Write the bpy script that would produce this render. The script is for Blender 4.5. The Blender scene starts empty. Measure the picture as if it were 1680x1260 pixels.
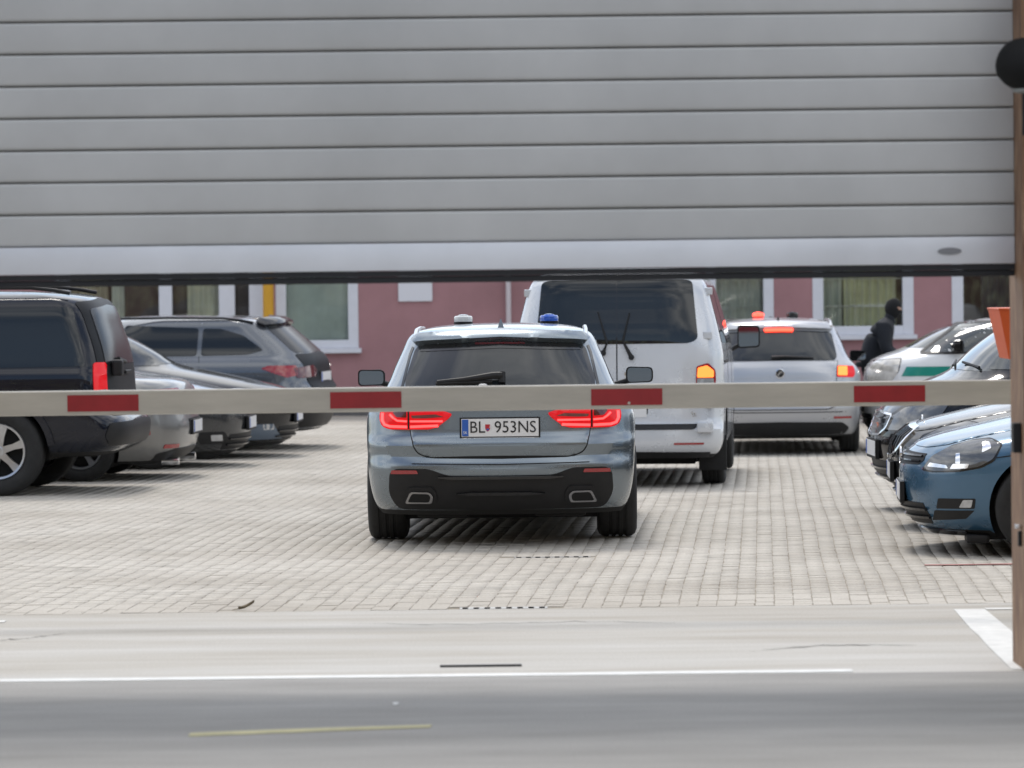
import bpy, bmesh, math, random
import numpy as np
from mathutils import Vector, Matrix

random.seed(7)
R = math.radians
S = bpy.context.scene
C = S.collection

# ------------------------------------------------------------------ camera, sky, sun, exposure
CAM_Z, PITCH, ROLL = 1.8, 1.566, -0.68
cam_d = bpy.data.cameras.new('camera')
cam_d.sensor_width = 36.0
cam_d.lens = 6330.0 / 1680.0 * 36.0
cam_d.clip_start = 0.1
cam_d.clip_end = 3000.0
cam_d.dof.use_dof = True
cam_d.dof.focus_distance = 26.5
cam_d.dof.aperture_fstop = 3.6
cam = bpy.data.objects.new('camera', cam_d)
C.objects.link(cam)
cam.matrix_world = (Matrix.Translation((0, 0, CAM_Z)) @ Matrix.Rotation(R(90 - PITCH), 4, 'X')
                    @ Matrix.Rotation(R(ROLL), 4, 'Z'))
S.camera = cam

SUN_EL, SUN_AZ = 62.0, -14.0            # azimuth measured from +Y towards +X
wd = bpy.data.worlds.new('World')
S.world = wd
wd.use_nodes = True
wn = wd.node_tree
wn.nodes.clear()
def wnode(t, **k):
    n = wn.nodes.new(t)
    for a, b in k.items():
        setattr(n, a, b)
    return n
w_out = wnode('ShaderNodeOutputWorld')
w_bg = wnode('ShaderNodeBackground')
w_sky = wnode('ShaderNodeTexSky', sky_type='NISHITA', sun_disc=False,
              sun_elevation=R(SUN_EL), sun_rotation=R(SUN_AZ), altitude=200.0,
              air_density=1.0, dust_density=1.0, ozone_density=1.2)
w_tc = wnode('ShaderNodeTexCoord')
w_map = wnode('ShaderNodeMapping')
w_map.inputs['Location'].default_value = (9.1, 6.0, 1.0)
w_map.inputs['Scale'].default_value = (0.75, 0.75, 1.7)
w_noise = wnode('ShaderNodeTexNoise')
w_noise.inputs['Scale'].default_value = 2.3
w_noise.inputs['Detail'].default_value = 7.0
w_noise.inputs['Roughness'].default_value = 0.55
w_ramp = wnode('ShaderNodeValToRGB')
w_ramp.color_ramp.elements[0].position = 0.41
w_ramp.color_ramp.elements[0].color = (0.10, 0.10, 0.10, 1)
w_ramp.color_ramp.elements[1].position = 0.57
w_ramp.color_ramp.elements[1].color = (0.92, 0.92, 0.92, 1)
w_n2 = wnode('ShaderNodeTexNoise')
w_n2.inputs['Scale'].default_value = 5.0
w_n2.inputs['Detail'].default_value = 5.0
w_r2 = wnode('ShaderNodeValToRGB')
w_r2.color_ramp.elements[0].color = (5.0, 5.3, 5.8, 1)
w_r2.color_ramp.elements[1].color = (11.0, 11.0, 11.0, 1)
w_r2.color_ramp.elements[0].position = 0.35
w_r2.color_ramp.elements[1].position = 0.62
w_mix = wnode('ShaderNodeMix', data_type='RGBA')
L_ = wn.links.new
L_(w_tc.outputs['Generated'], w_map.inputs['Vector'])
L_(w_map.outputs['Vector'], w_noise.inputs['Vector'])
L_(w_map.outputs['Vector'], w_n2.inputs['Vector'])
L_(w_noise.outputs['Fac'], w_ramp.inputs['Fac'])
L_(w_n2.outputs['Fac'], w_r2.inputs['Fac'])
L_(w_ramp.outputs['Color'], w_mix.inputs[0])
L_(w_sky.outputs['Color'], w_mix.inputs[6])
L_(w_r2.outputs['Color'], w_mix.inputs[7])
L_(w_mix.outputs[2], w_bg.inputs['Color'])
w_bg.inputs['Strength'].default_value = 0.14
L_(w_bg.outputs['Background'], w_out.inputs['Surface'])

sun_d = bpy.data.lights.new('sun', 'SUN')
sun_d.energy = 1.5
sun_d.angle = R(16.0)
sun_d.color = (1.0, 0.95, 0.88)
sun = bpy.data.objects.new('sun', sun_d)
C.objects.link(sun)
sdir = Vector((math.sin(R(SUN_AZ)) * math.cos(R(SUN_EL)), math.cos(R(SUN_AZ)) * math.cos(R(SUN_EL)), math.sin(R(SUN_EL))))
sun.rotation_euler = sdir.to_track_quat('Z', 'Y').to_euler()
sun.location = (0, 0, 40)

S.view_settings.view_transform = 'Standard'
S.view_settings.look = 'None'
S.view_settings.exposure = 0.42
S.view_settings.gamma = 1.0
S.view_settings.use_curve_mapping = False
S.render.engine = 'CYCLES'
S.cycles.max_bounces = 8
S.cycles.use_denoising = True

# ------------------------------------------------------------------ materials
MATS = {}
def nodes_of(name):
    m = bpy.data.materials.new(name)
    m.use_nodes = True
    nt = m.node_tree
    return m, nt, nt.nodes['Principled BSDF']

def mat(name, col, rough=0.5, metal=0.0, coat=0.0, coat_r=0.03, spec=0.5, noise=0.0, nscale=6.0,
        bump=0.0, bscale=60.0, rnoise=0.0, emit=None, estr=0.0, alpha=1.0, stretch=None, island=0.0, world=False):
    if name in MATS:
        return MATS[name]
    m, nt, b = nodes_of(name)
    b.inputs['Base Color'].default_value = (*col, 1)
    b.inputs['Roughness'].default_value = rough
    b.inputs['Metallic'].default_value = metal
    b.inputs['Coat Weight'].default_value = coat
    b.inputs['Coat Roughness'].default_value = coat_r
    b.inputs['Specular IOR Level'].default_value = spec
    b.inputs['Alpha'].default_value = alpha
    if emit:
        b.inputs['Emission Color'].default_value = (*emit, 1)
        b.inputs['Emission Strength'].default_value = estr
    def N(t, **k):
        n = nt.nodes.new(t)
        for a, v in k.items():
            setattr(n, a, v)
        return n
    tc = N('ShaderNodeTexCoord')
    src = N('ShaderNodeNewGeometry').outputs['Position'] if world else tc.outputs['Object']
    if stretch:
        mp = N('ShaderNodeMapping')
        mp.inputs['Scale'].default_value = stretch
        nt.links.new(src, mp.inputs['Vector'])
        src = mp.outputs['Vector']
    fac = None
    if noise or rnoise:
        nz = N('ShaderNodeTexNoise')
        nz.inputs['Scale'].default_value = nscale
        nz.inputs['Detail'].default_value = 6.0
        nz.inputs['Roughness'].default_value = 0.62
        nt.links.new(src, nz.inputs['Vector'])
        fac = nz.outputs['Fac']
    if noise or island:
        hv = N('ShaderNodeHueSaturation')
        hv.inputs['Color'].default_value = (*col, 1)
        val = None
        if noise:
            mr = N('ShaderNodeMapRange')
            mr.inputs['From Min'].default_value = 0.3
            mr.inputs['From Max'].default_value = 0.7
            mr.inputs['To Min'].default_value = 1 - noise
            mr.inputs['To Max'].default_value = 1 + noise
            nt.links.new(fac, mr.inputs['Value'])
            val = mr.outputs['Result']
        if island:
            gm = N('ShaderNodeNewGeometry')
            mi = N('ShaderNodeMapRange')
            mi.inputs['To Min'].default_value = 1 - island
            mi.inputs['To Max'].default_value = 1 + island
            nt.links.new(gm.outputs['Random Per Island'], mi.inputs['Value'])
            if val is None:
                val = mi.outputs['Result']
            else:
                mu = N('ShaderNodeMath', operation='MULTIPLY')
                nt.links.new(val, mu.inputs[0])
                nt.links.new(mi.outputs['Result'], mu.inputs[1])
                val = mu.outputs[0]
        nt.links.new(val, hv.inputs['Value'])
        nt.links.new(hv.outputs['Color'], b.inputs['Base Color'])
    if rnoise:
        mr = N('ShaderNodeMapRange')
        mr.inputs['From Min'].default_value = 0.3
        mr.inputs['From Max'].default_value = 0.7
        mr.inputs['To Min'].default_value = max(0, rough - rnoise)
        mr.inputs['To Max'].default_value = rough + rnoise
        nt.links.new(fac, mr.inputs['Value'])
        nt.links.new(mr.outputs['Result'], b.inputs['Roughness'])
    if bump:
        n2 = N('ShaderNodeTexNoise')
        n2.inputs['Scale'].default_value = bscale
        n2.inputs['Detail'].default_value = 4.0
        nt.links.new(src, n2.inputs['Vector'])
        bp = N('ShaderNodeBump')
        bp.inputs['Strength'].default_value = bump
        bp.inputs['Distance'].default_value = 0.01
        nt.links.new(n2.outputs['Fac'], bp.inputs['Height'])
        nt.links.new(bp.outputs['Normal'], b.inputs['Normal'])
    MATS[name] = m
    return m

def paint(name, col, metal=0.6, rough=0.32, noise=0.05, spec=0.5):
    return mat(name, col, spec=spec, rough=rough, metal=metal, coat=0.85, coat_r=0.055, noise=noise, nscale=2.2, rnoise=0.05)

def ramp_mat(name, stops, scale=4.0, rough=0.8, detail=6.0, bump=0.2, bscale=40, stretch=None, dist=0.0):
    m, nt, b = nodes_of(name)
    tc = nt.nodes.new('ShaderNodeTexCoord')
    src = tc.outputs['Object']
    if stretch:
        mp = nt.nodes.new('ShaderNodeMapping')
        mp.inputs['Scale'].default_value = stretch
        nt.links.new(src, mp.inputs['Vector'])
        src = mp.outputs['Vector']
    nz = nt.nodes.new('ShaderNodeTexNoise')
    nz.inputs['Scale'].default_value = scale
    nz.inputs['Detail'].default_value = detail
    nz.inputs['Distortion'].default_value = dist
    nt.links.new(src, nz.inputs['Vector'])
    rp = nt.nodes.new('ShaderNodeValToRGB')
    el = rp.color_ramp.elements
    while len(el) < len(stops):
        el.new(0.5)
    for e, (p, c) in zip(el, stops):
        e.position = p
        e.color = (*c, 1)
    nt.links.new(nz.outputs['Fac'], rp.inputs['Fac'])
    nt.links.new(rp.outputs['Color'], b.inputs['Base Color'])
    b.inputs['Roughness'].default_value = rough
    if bump:
        n2 = nt.nodes.new('ShaderNodeTexNoise')
        n2.inputs['Scale'].default_value = bscale
        n2.inputs['Detail'].default_value = 5.0
        nt.links.new(src, n2.inputs['Vector'])
        bp = nt.nodes.new('ShaderNodeBump')
        bp.inputs['Strength'].default_value = bump
        bp.inputs['Distance'].default_value = 0.01
        nt.links.new(n2.outputs['Fac'], bp.inputs['Height'])
        nt.links.new(bp.outputs['Normal'], b.inputs['Normal'])
    MATS[name] = m
    return m

M_GLASS = mat('tinted_car_glass', (0.010, 0.013, 0.015), rough=0.02, spec=0.55)
M_GLASS2 = mat('clear_car_glass', (0.035, 0.042, 0.04), rough=0.02, spec=0.8, coat=0.5, coat_r=0.01)
M_RUBBER = mat('tyre_rubber', (0.018, 0.018, 0.018), rough=0.85, noise=0.25, nscale=14)
M_BLACK = mat('black_plastic', (0.017, 0.017, 0.018), rough=0.5, spec=0.25, noise=0.15, nscale=9)
M_GLOSSB = mat('gloss_black_trim', (0.012, 0.012, 0.013), rough=0.12, spec=0.6)
M_GAP = mat('dark_gap', (0.006, 0.006, 0.006), rough=0.9)
M_UNDER = mat('underbody_dark', (0.012, 0.012, 0.012), rough=0.9)
M_CHROME = mat('chrome', (0.75, 0.76, 0.78), rough=0.12, metal=1.0)
M_ALLOY = mat('alloy_wheel', (0.50, 0.51, 0.53), rough=0.28, metal=0.9, noise=0.08)
M_DALLOY = mat('dark_alloy_wheel', (0.12, 0.12, 0.13), rough=0.3, metal=0.8)
M_RED = mat('red_lens', (0.30, 0.008, 0.012), rough=0.08, coat=1.0, coat_r=0.01)
M_DRED = mat('dark_red_lens', (0.09, 0.004, 0.008), rough=0.08, coat=1.0, coat_r=0.01)
M_RLIT = mat('lit_red_lamp', (0.5, 0.02, 0.02), rough=0.2, emit=(1.0, 0.055, 0.055), estr=2.3)
M_RGLOW = mat('glowing_red_lens', (0.36, 0.006, 0.010), rough=0.15, spec=0.3, coat=0.15, coat_r=0.02, emit=(1.0, 0.006, 0.012), estr=0.34)
M_OLIT = mat('lit_orange_lamp', (0.6, 0.2, 0.05), rough=0.2, emit=(1.0, 0.18, 0.03), estr=1.8)
M_BLIT = mat('lit_brake_lamp', (0.6, 0.1, 0.05), rough=0.2, emit=(1.0, 0.060, 0.03), estr=2.4)
M_CLEAR = mat('clear_lamp_lens', (0.42, 0.43, 0.44), rough=0.06, metal=0.35, coat=1.0, coat_r=0.01, noise=0.2, nscale=14)
M_DLAMP = mat('smoked_lamp_lens', (0.10, 0.105, 0.11), rough=0.06, metal=0.2, coat=1.0, coat_r=0.01, noise=0.3, nscale=12)
M_WHITE = mat('white_print', (0.72, 0.72, 0.72), rough=0.4)
M_PBLUE = mat('plate_blue', (0.02, 0.10, 0.42), rough=0.4)
M_TEXT = mat('plate_black_print', (0.01, 0.01, 0.012), rough=0.5)
M_PRED = mat('crest_red', (0.45, 0.02, 0.03), rough=0.4)

# ------------------------------------------------------------------ helpers: meshes and tags
def tag(o, label=None, cat=None, group=None, kind=None):
    if label: o['label'] = label
    if cat: o['category'] = cat
    if group: o['group'] = group
    if kind: o['kind'] = kind
    return o

def empty(name, loc=(0, 0, 0), rot=(0, 0, 0)):
    o = bpy.data.objects.new(name, None)
    o.empty_display_size = 0.1
    C.objects.link(o)
    o.location = loc
    o.rotation_euler = rot
    return o

def mesh_obj(name, verts, faces, m, parent=None, smooth=False, sharp=None):
    me = bpy.data.meshes.new(name)
    me.from_pydata([tuple(v) for v in verts], [], [tuple(f) for f in faces])
    return finish(name, me, m, parent, smooth, sharp)

def finish(name, me, m, parent=None, smooth=False, sharp=None):
    for mm in (m if isinstance(m, (list, tuple)) else [m]):
        if mm is not None:
            me.materials.append(mm)
    if smooth:
        me.polygons.foreach_set('use_smooth', [True] * len(me.polygons))
        if sharp:
            me.set_sharp_from_angle(angle=R(sharp))
    me.update()
    o = bpy.data.objects.new(name, me)
    C.objects.link(o)
    if parent is not None:
        o.parent = parent
    return o

class MB:
    """collects simple solids into one mesh"""
    def __init__(self):
        self.v, self.f = [], []
    def add(self, vs, fs):
        n = len(self.v)
        self.v += [tuple(p) for p in vs]
        self.f += [tuple(i + n for i in f) for f in fs]
        return self
    def box(self, x0, x1, y0, y1, z0, z1, bev=0.0):
        if bev <= 0:
            vs = [(x, y, z) for z in (z0, z1) for y in (y0, y1) for x in (x0, x1)]
            return self.add(vs, [(0, 2, 3, 1), (4, 5, 7, 6), (0, 1, 5, 4), (2, 6, 7, 3), (0, 4, 6, 2), (1, 3, 7, 5)])
        bm = bmesh.new()
        bmesh.ops.create_cube(bm, size=1.0)
        for v in bm.verts:
            v.co = Vector((x0 + (v.co.x + .5) * (x1 - x0), y0 + (v.co.y + .5) * (y1 - y0), z0 + (v.co.z + .5) * (z1 - z0)))
        bmesh.ops.bevel(bm, geom=bm.edges[:] , offset=bev, segments=2, affect='EDGES', profile=0.6)
        return self.addbm(bm)
    def addbm(self, bm):
        bm.verts.index_update()
        self.add([v.co[:] for v in bm.verts], [[v.index for v in f.verts] for f in bm.faces])
        bm.free()
        return self
    def tube(self, pts, rad, n=8, cap=True):
        pts = [Vector(p) for p in pts]
        rads = rad if isinstance(rad, (list, tuple)) else [rad] * len(pts)
        base = len(self.v)
        for i, p in enumerate(pts):
            t = (pts[min(i + 1, len(pts) - 1)] - pts[max(i - 1, 0)]).normalized()
            u = t.cross(Vector((0, 0, 1)))
            if u.length < 1e-3:
                u = t.cross(Vector((1, 0, 0)))
            u.normalize()
            w = t.cross(u)
            for k in range(n):
                a = 2 * math.pi * k / n
                self.v.append(tuple(p + (u * math.cos(a) + w * math.sin(a)) * rads[i]))
        for i in range(len(pts) - 1):
            for k in range(n):
                a, b = base + i * n + k, base + i * n + (k + 1) % n
                self.f.append((a, b, b + n, a + n))
        if cap:
            self.f.append(tuple(base + k for k in range(n - 1, -1, -1)))
            e = base + (len(pts) - 1) * n
            self.f.append(tuple(e + k for k in range(n)))
        return self
    def lathe(self, prof, n=32, axis='z', at=(0, 0, 0)):
        """prof: (radius, height) pairs"""
        base = len(self.v)
        for r, h in prof:
            for k in range(n):
                a = 2 * math.pi * k / n
                c, s = r * math.cos(a), r * math.sin(a)
                p = (c, s, h) if axis == 'z' else ((h, c, s) if axis == 'x' else (s, h, c))
                self.v.append((p[0] + at[0], p[1] + at[1], p[2] + at[2]))
        for i in range(len(prof) - 1):
            for k in range(n):
                a, b = base + i * n + k, base + i * n + (k + 1) % n
                self.f.append((a, b, b + n, a + n))
        self.f.append(tuple(base + k for k in range(n - 1, -1, -1)))
        e = base + (len(prof) - 1) * n
        self.f.append(tuple(e + k for k in range(n)))
        return self
    def build(self, name, m, parent=None, smooth=False, sharp=35):
        return mesh_obj(name, self.v, self.f, m, parent, smooth, sharp)

def pchip(pairs):
    xs = np.array([p[0] for p in pairs], float)
    ys = np.array([p[1] for p in pairs], float)
    h = np.diff(xs)
    d = np.diff(ys) / h
    n = len(xs)
    m = np.zeros(n)
    for i in range(1, n - 1):
        if d[i - 1] * d[i] > 0:
            w1, w2 = 2 * h[i] + h[i - 1], h[i] + 2 * h[i - 1]
            m[i] = (w1 + w2) / (w1 / d[i - 1] + w2 / d[i])
    m[0], m[-1] = d[0], d[-1]
    def f(x):
        x = np.clip(x, xs[0], xs[-1])
        i = np.clip(np.searchsorted(xs, x) - 1, 0, n - 2)
        t = (x - xs[i]) / h[i]
        return ((2 * t**3 - 3 * t**2 + 1) * ys[i] + (t**3 - 2 * t**2 + t) * h[i] * m[i]
                + (-2 * t**3 + 3 * t**2) * ys[i + 1] + (t**3 - t**2) * h[i] * m[i + 1])
    return f

def rpoly(pts, r, n=4):
    """round the corners of a 2D polygon"""
    out = []
    N = len(pts)
    for i in range(N):
        p0, p, p1 = (np.array(pts[(i + k) % N], float) for k in (-1, 0, 1))
        a, b = p0 - p, p1 - p
        la, lb = np.linalg.norm(a), np.linalg.norm(b)
        rr = r[i] if isinstance(r, (list, tuple)) else r
        k = min(rr, la * 0.45, lb * 0.45)
        if k < 1e-5:
            out.append(tuple(p))
            continue
        q0, q1 = p + a / la * k, p + b / lb * k
        for j in range(n + 1):
            t = j / n
            out.append(tuple((1 - t)**2 * q0 + 2 * t * (1 - t) * p + t * t * q1))
    return out

def text_mesh(s, size):
    cu = bpy.data.curves.new('txt', 'FONT')
    cu.body = s
    cu.size = size
    cu.align_x = 'CENTER'
    cu.align_y = 'CENTER'
    cu.resolution_u = 3
    ob = bpy.data.objects.new('txt', cu)
    C.objects.link(ob)
    dg = bpy.context.evaluated_depsgraph_get()
    me = bpy.data.meshes.new_from_object(ob.evaluated_get(dg))
    vs = [v.co.copy() for v in me.vertices]
    fs = [tuple(p.vertices) for p in me.polygons]
    bpy.data.objects.remove(ob)
    bpy.data.curves.remove(cu)
    bpy.data.meshes.remove(me)
    return vs, fs

# the yard falls away gently and waves a little
_gz = pchip([(0, 0), (20.9, 0), (22.5, .012), (24, -.016), (25.3, -.028), (26.8, -.006), (28, -.006), (29.7, -.022),
             (31.2, -.06), (33, -.062), (35, -.08), (38, -.11), (42, -.165), (54, -.20), (90, -.20)])
def gz(x, y):
    t = np.clip((np.asarray(x) + 2.5) / 4.0, 0, 1)
    t = t * t * (3 - 2 * t)
    return _gz(np.asarray(y, float)) * (0.35 + 0.65 * t)

# ------------------------------------------------------------------ ground
def streak_mat(name, stops, rough=0.85, sc=(0.5, 2.2, 1), bscale=120, bump=0.12, spec=0.3):
    """worn paving: large blotches plus fine grain"""
    m, nt, b = nodes_of(name)
    N = nt.nodes.new
    tc = N('ShaderNodeTexCoord')
    mp = N('ShaderNodeMapping')
    mp.inputs['Scale'].default_value = sc
    nt.links.new(tc.outputs['Object'], mp.inputs['Vector'])
    a = N('ShaderNodeTexNoise')
    a.inputs['Scale'].default_value = 1.3
    a.inputs['Detail'].default_value = 8
    a.inputs['Roughness'].default_value = 0.65
    nt.links.new(mp.outputs['Vector'], a.inputs['Vector'])
    g = N('ShaderNodeTexNoise')
    g.inputs['Scale'].default_value = 90
    g.inputs['Detail'].default_value = 3
    nt.links.new(tc.outputs['Object'], g.inputs['Vector'])
    rp = N('ShaderNodeValToRGB')
    el = rp.color_ramp.elements
    while len(el) < len(stops):
        el.new(0.5)
    for e, (p, c) in zip(el, stops):
        e.position = p
        e.color = (*c, 1)
    nt.links.new(a.outputs['Fac'], rp.inputs['Fac'])
    hv = N('ShaderNodeHueSaturation')
    mr = N('ShaderNodeMapRange')
    mr.inputs['From Min'].default_value = 0.25
    mr.inputs['From Max'].default_value = 0.75
    mr.inputs['To Min'].default_value = 0.86
    mr.inputs['To Max'].default_value = 1.14
    nt.links.new(g.outputs['Fac'], mr.inputs['Value'])
    nt.links.new(mr.outputs['Result'], hv.inputs['Value'])
    nt.links.new(rp.outputs['Color'], hv.inputs['Color'])
    nt.links.new(hv.outputs['Color'], b.inputs['Base Color'])
    b.inputs['Roughness'].default_value = rough
    b.inputs['Specular IOR Level'].default_value = spec
    bp = N('ShaderNodeBump')
    bp.inputs['Strength'].default_value = bump
    bp.inputs['Distance'].default_value = 0.004
    g2 = N('ShaderNodeTexNoise')
    g2.inputs['Scale'].default_value = bscale
    nt.links.new(tc.outputs['Object'], g2.inputs['Vector'])
    nt.links.new(g2.outputs['Fac'], bp.inputs['Height'])
    nt.links.new(bp.outputs['Normal'], b.inputs['Normal'])
    MATS[name] = m
    return m

M_ROAD = streak_mat('worn_asphalt', [(0.30, (0.215, 0.208, 0.195)), (0.5, (0.26, 0.252, 0.238)), (0.72, (0.31, 0.30, 0.283))])
M_APRON = streak_mat('worn_concrete', [(0.26, (0.31, 0.285, 0.245)), (0.42, (0.39, 0.367, 0.328)), (0.55, (0.43, 0.415, 0.385)), (0.74, (0.485, 0.474, 0.450))], sc=(0.25, 1.9, 1))
M_PAVE = streak_mat('paver_bed_sand', [(0.3, (0.21, 0.185, 0.15)), (0.7, (0.36, 0.325, 0.265))], sc=(1, 1, 1))
M_GROUND = streak_mat('far_ground', [(0.3, (0.2, 0.2, 0.19)), (0.7, (0.26, 0.26, 0.25))], sc=(1, 1, 1))
M_PAINTW = mat('white_road_paint', (0.62, 0.62, 0.60), rough=0.6, noise=0.12, nscale=9, bump=0.1)
M_PAINTY = mat('faded_yellow_road_paint', (0.44, 0.40, 0.22), rough=0.7, noise=0.25, nscale=7)
M_PAINTR = mat('faded_red_road_paint', (0.36, 0.16, 0.15), rough=0.7, noise=0.25, nscale=7)

def sheet(name, xs, ys, zf, m, parent=None, kind='structure'):
    vs, fs = [], []
    for y in ys:
        for x in xs:
            vs.append((x, y, zf(x, y)))
    n = len(xs)
    for j in range(len(ys) - 1):
        for i in range(n - 1):
            fs.append((j * n + i, j * n + i + 1, (j + 1) * n + i + 1, (j + 1) * n + i))
    o = mesh_obj(name, vs, fs, m, parent, smooth=True)
    if kind: o['kind'] = kind
    return o

sheet('ground', [-900, 900], [-900, 900], lambda x, y: -0.32, M_GROUND)
road = sheet('road', [-60, 60], [-60, 17.4], lambda x, y: 0.0, M_ROAD)
apron = sheet('concrete_apron', [-9, 9], [17.4, 20.99], lambda x, y: 0.0, M_APRON)
pave = sheet('courtyard_paving', list(np.linspace(-14, 14, 57)), list(np.linspace(20.99, 56, 281)),
             lambda x, y: float(gz(x, y)) - 0.0042, M_PAVE)

# pavers: sheared grid, columns run away from the camera leaning slightly right
M_PAVER = None
def paver_material():
    m, nt, b = nodes_of('concrete_paver')
    N = nt.nodes.new
    tc = N('ShaderNodeTexCoord')
    ge = N('ShaderNodeNewGeometry')
    ns = N('ShaderNodeTexNoise')
    ns.inputs['Scale'].default_value = 0.55
    ns.inputs['Detail'].default_value = 6
    nt.links.new(ge.outputs['Position'], ns.inputs['Vector'])
    n2 = N('ShaderNodeTexNoise')
    n2.inputs['Scale'].default_value = 70
    n2.inputs['Detail'].default_value = 3
    nt.links.new(ge.outputs['Position'], n2.inputs['Vector'])
    rp = N('ShaderNodeValToRGB')
    rp.color_ramp.elements[0].position = 0.32
    rp.color_ramp.elements[0].color = (0.365, 0.335, 0.290, 1)
    rp.color_ramp.elements[1].position = 0.66
    rp.color_ramp.elements[1].color = (0.470, 0.442, 0.394, 1)
    nt.links.new(ns.outputs['Fac'], rp.inputs['Fac'])
    mi = N('ShaderNodeMapRange')
    mi.inputs['To Min'].default_value = 0.93
    mi.inputs['To Max'].default_value = 1.06
    nt.links.new(ge.outputs['Random Per Island'], mi.inputs['Value'])
    m2 = N('ShaderNodeMapRange')
    m2.inputs['From Min'].default_value = 0.3
    m2.inputs['From Max'].default_value = 0.7
    m2.inputs['To Min'].default_value = 0.9
    m2.inputs['To Max'].default_value = 1.1
    nt.links.new(n2.outputs['Fac'], m2.inputs['Value'])
    st = N('ShaderNodeTexNoise')
    st.inputs['Scale'].default_value = 1.9
    st.inputs['Detail'].default_value = 5
    st.inputs['Distortion'].default_value = 0.6
    nt.links.new(ge.outputs['Position'], st.inputs['Vector'])
    s2 = N('ShaderNodeMapRange')
    s2.inputs['From Min'].default_value = 0.60
    s2.inputs['From Max'].default_value = 0.72
    s2.inputs['To Min'].default_value = 1.0
    s2.inputs['To Max'].default_value = 0.80
    nt.links.new(st.outputs['Fac'], s2.inputs['Value'])
    m0 = N('ShaderNodeMath')
    m0.operation = 'MULTIPLY'
    nt.links.new(mi.outputs['Result'], m0.inputs[0])
    nt.links.new(s2.outputs['Result'], m0.inputs[1])
    mi = m0
    mu = N('ShaderNodeMath')
    mu.operation = 'MULTIPLY'
    nt.links.new(m0.outputs[0], mu.inputs[0])
    nt.links.new(m2.outputs['Result'], mu.inputs[1])
    hv = N('ShaderNodeHueSaturation')
    nt.links.new(rp.outputs['Color'], hv.inputs['Color'])
    nt.links.new(mu.outputs[0], hv.inputs['Value'])
    nt.links.new(hv.outputs['Color'], b.inputs['Base Color'])
    b.inputs['Roughness'].default_value = 0.82
    b.inputs['Specular IOR Level'].default_value = 0.3
    return m
M_PAVER = paver_material()
SH, PX, PY, Y0 = 0.065, 0.105, 0.118, 21.0
GR1 = (-0.30, 0.18, 21.00, 21.118)       # drain gratings set into the paving (x0, x1, y0, y1)
GR2 = (0.00, 0.50, 25.13, 25.248)
rng = np.random.default_rng(3)
rows = int((53.3 - Y0) / PY)
cells = []
for j in range(rows):
    yc = Y0 + (j + 0.5) * PY
    hw = 0.133 * yc + 1.2
    sh = SH * (yc - Y0) + (0.5 * PX if False else 0.0)
    i0, i1 = int((-hw - sh) / PX), int((hw - sh) / PX) + 1
    for i in range(i0, i1):
        xc = i * PX + sh
        skip = False
        for g in (GR1, GR2):
            if g[0] - .045 < xc < g[1] + .045 and g[2] - .02 < yc < g[3] + .02:
                skip = True
        if not skip:
            cells.append((xc, yc))
cells = np.array(cells)
NC = len(cells)
jit = rng.normal(0, 0.0006, (NC, 4)) * 0.5 + rng.normal(0, 0.0008, (NC, 1))
jx = rng.normal(0, 0.0018, NC)
# template: 12 verts
gx, gy, ch = PX / 2 - 0.0019, PY / 2 - 0.0006, 0.0014
sq = np.array([(-1, -1), (1, -1), (1, 1), (-1, 1)], float)
def paver_verts(local=False):
    cx, cy = cells[:, 0] + jx, cells[:, 1]
    out = np.zeros((NC, 12, 3))
    for k in range(4):
        for lv, (ax, ay, dz) in enumerate(((gx, gy, -0.03), (gx, gy, -0.004), (gx - ch, gy - ch, 0.0))):
            px, py = sq[k, 0] * ax, sq[k, 1] * ay
            X = cx + px + SH * py
            Y = cy + py
            Z = gz(X, Y) + jit[:, k] + dz
            out[:, lv * 4 + k, 0], out[:, lv * 4 + k, 1], out[:, lv * 4 + k, 2] = X, Y, Z
    return out
PV = paver_verts()
PF = [(8, 9, 10, 11)] + [(a + l, (a + 1) % 4 + l, (a + 1) % 4 + l + 4, a + l + 4) for l in (0, 4) for a in range(4)]
vis = (np.abs(cells[:, 0]) < 0.1327 * cells[:, 1]) & ~((np.abs(cells[:, 0]) < 1.0) & (cells[:, 1] > 25.6))
near = np.where(vis)[0]
near = near[np.argsort(cells[near, 1] + 0.0001 * np.abs(cells[near, 0]))][:300]
nearset = set(near.tolist())
for i in near:
    c = np.array([cells[i, 0], cells[i, 1], 0.0])
    o = mesh_obj('paver', PV[i] - c, PF, M_PAVER, pave)
    o.location = c
rest = np.array([i for i in range(NC) if i not in nearset])
me = bpy.data.meshes.new('paver_field')
RV = PV[rest].reshape(-1, 3)
nf = len(PF)
me.vertices.add(len(RV))
me.vertices.foreach_set('co', RV.ravel())
fidx = (np.array(PF)[None, :, :] + (np.arange(len(rest)) * 12)[:, None, None]).reshape(-1)
npol = len(rest) * nf
me.loops.add(npol * 4)
me.loops.foreach_set('vertex_index', fidx.astype(np.int32))
me.polygons.add(npol)
me.polygons.foreach_set('loop_start', (np.arange(npol) * 4).astype(np.int32))
me.update(calc_edges=True)
me.validate()
o = finish('paver_field', me, M_PAVER, pave)
o['kind'] = 'stuff'

# painted lines
def ground_poly(name, pts, z, m, label, cat='road marking', group=None):
    vs = [(x, y, float(gz(x, y)) + z) for x, y in pts] + [(x, y, float(gz(x, y)) + z - 0.003) for x, y in pts]
    n = len(pts)
    fs = [tuple(range(n))] + [(i, i + n, (i + 1) % n + n, (i + 1) % n) for i in range(n)]
    return tag(mesh_obj(name, vs, fs, m), label, cat, group)

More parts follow.
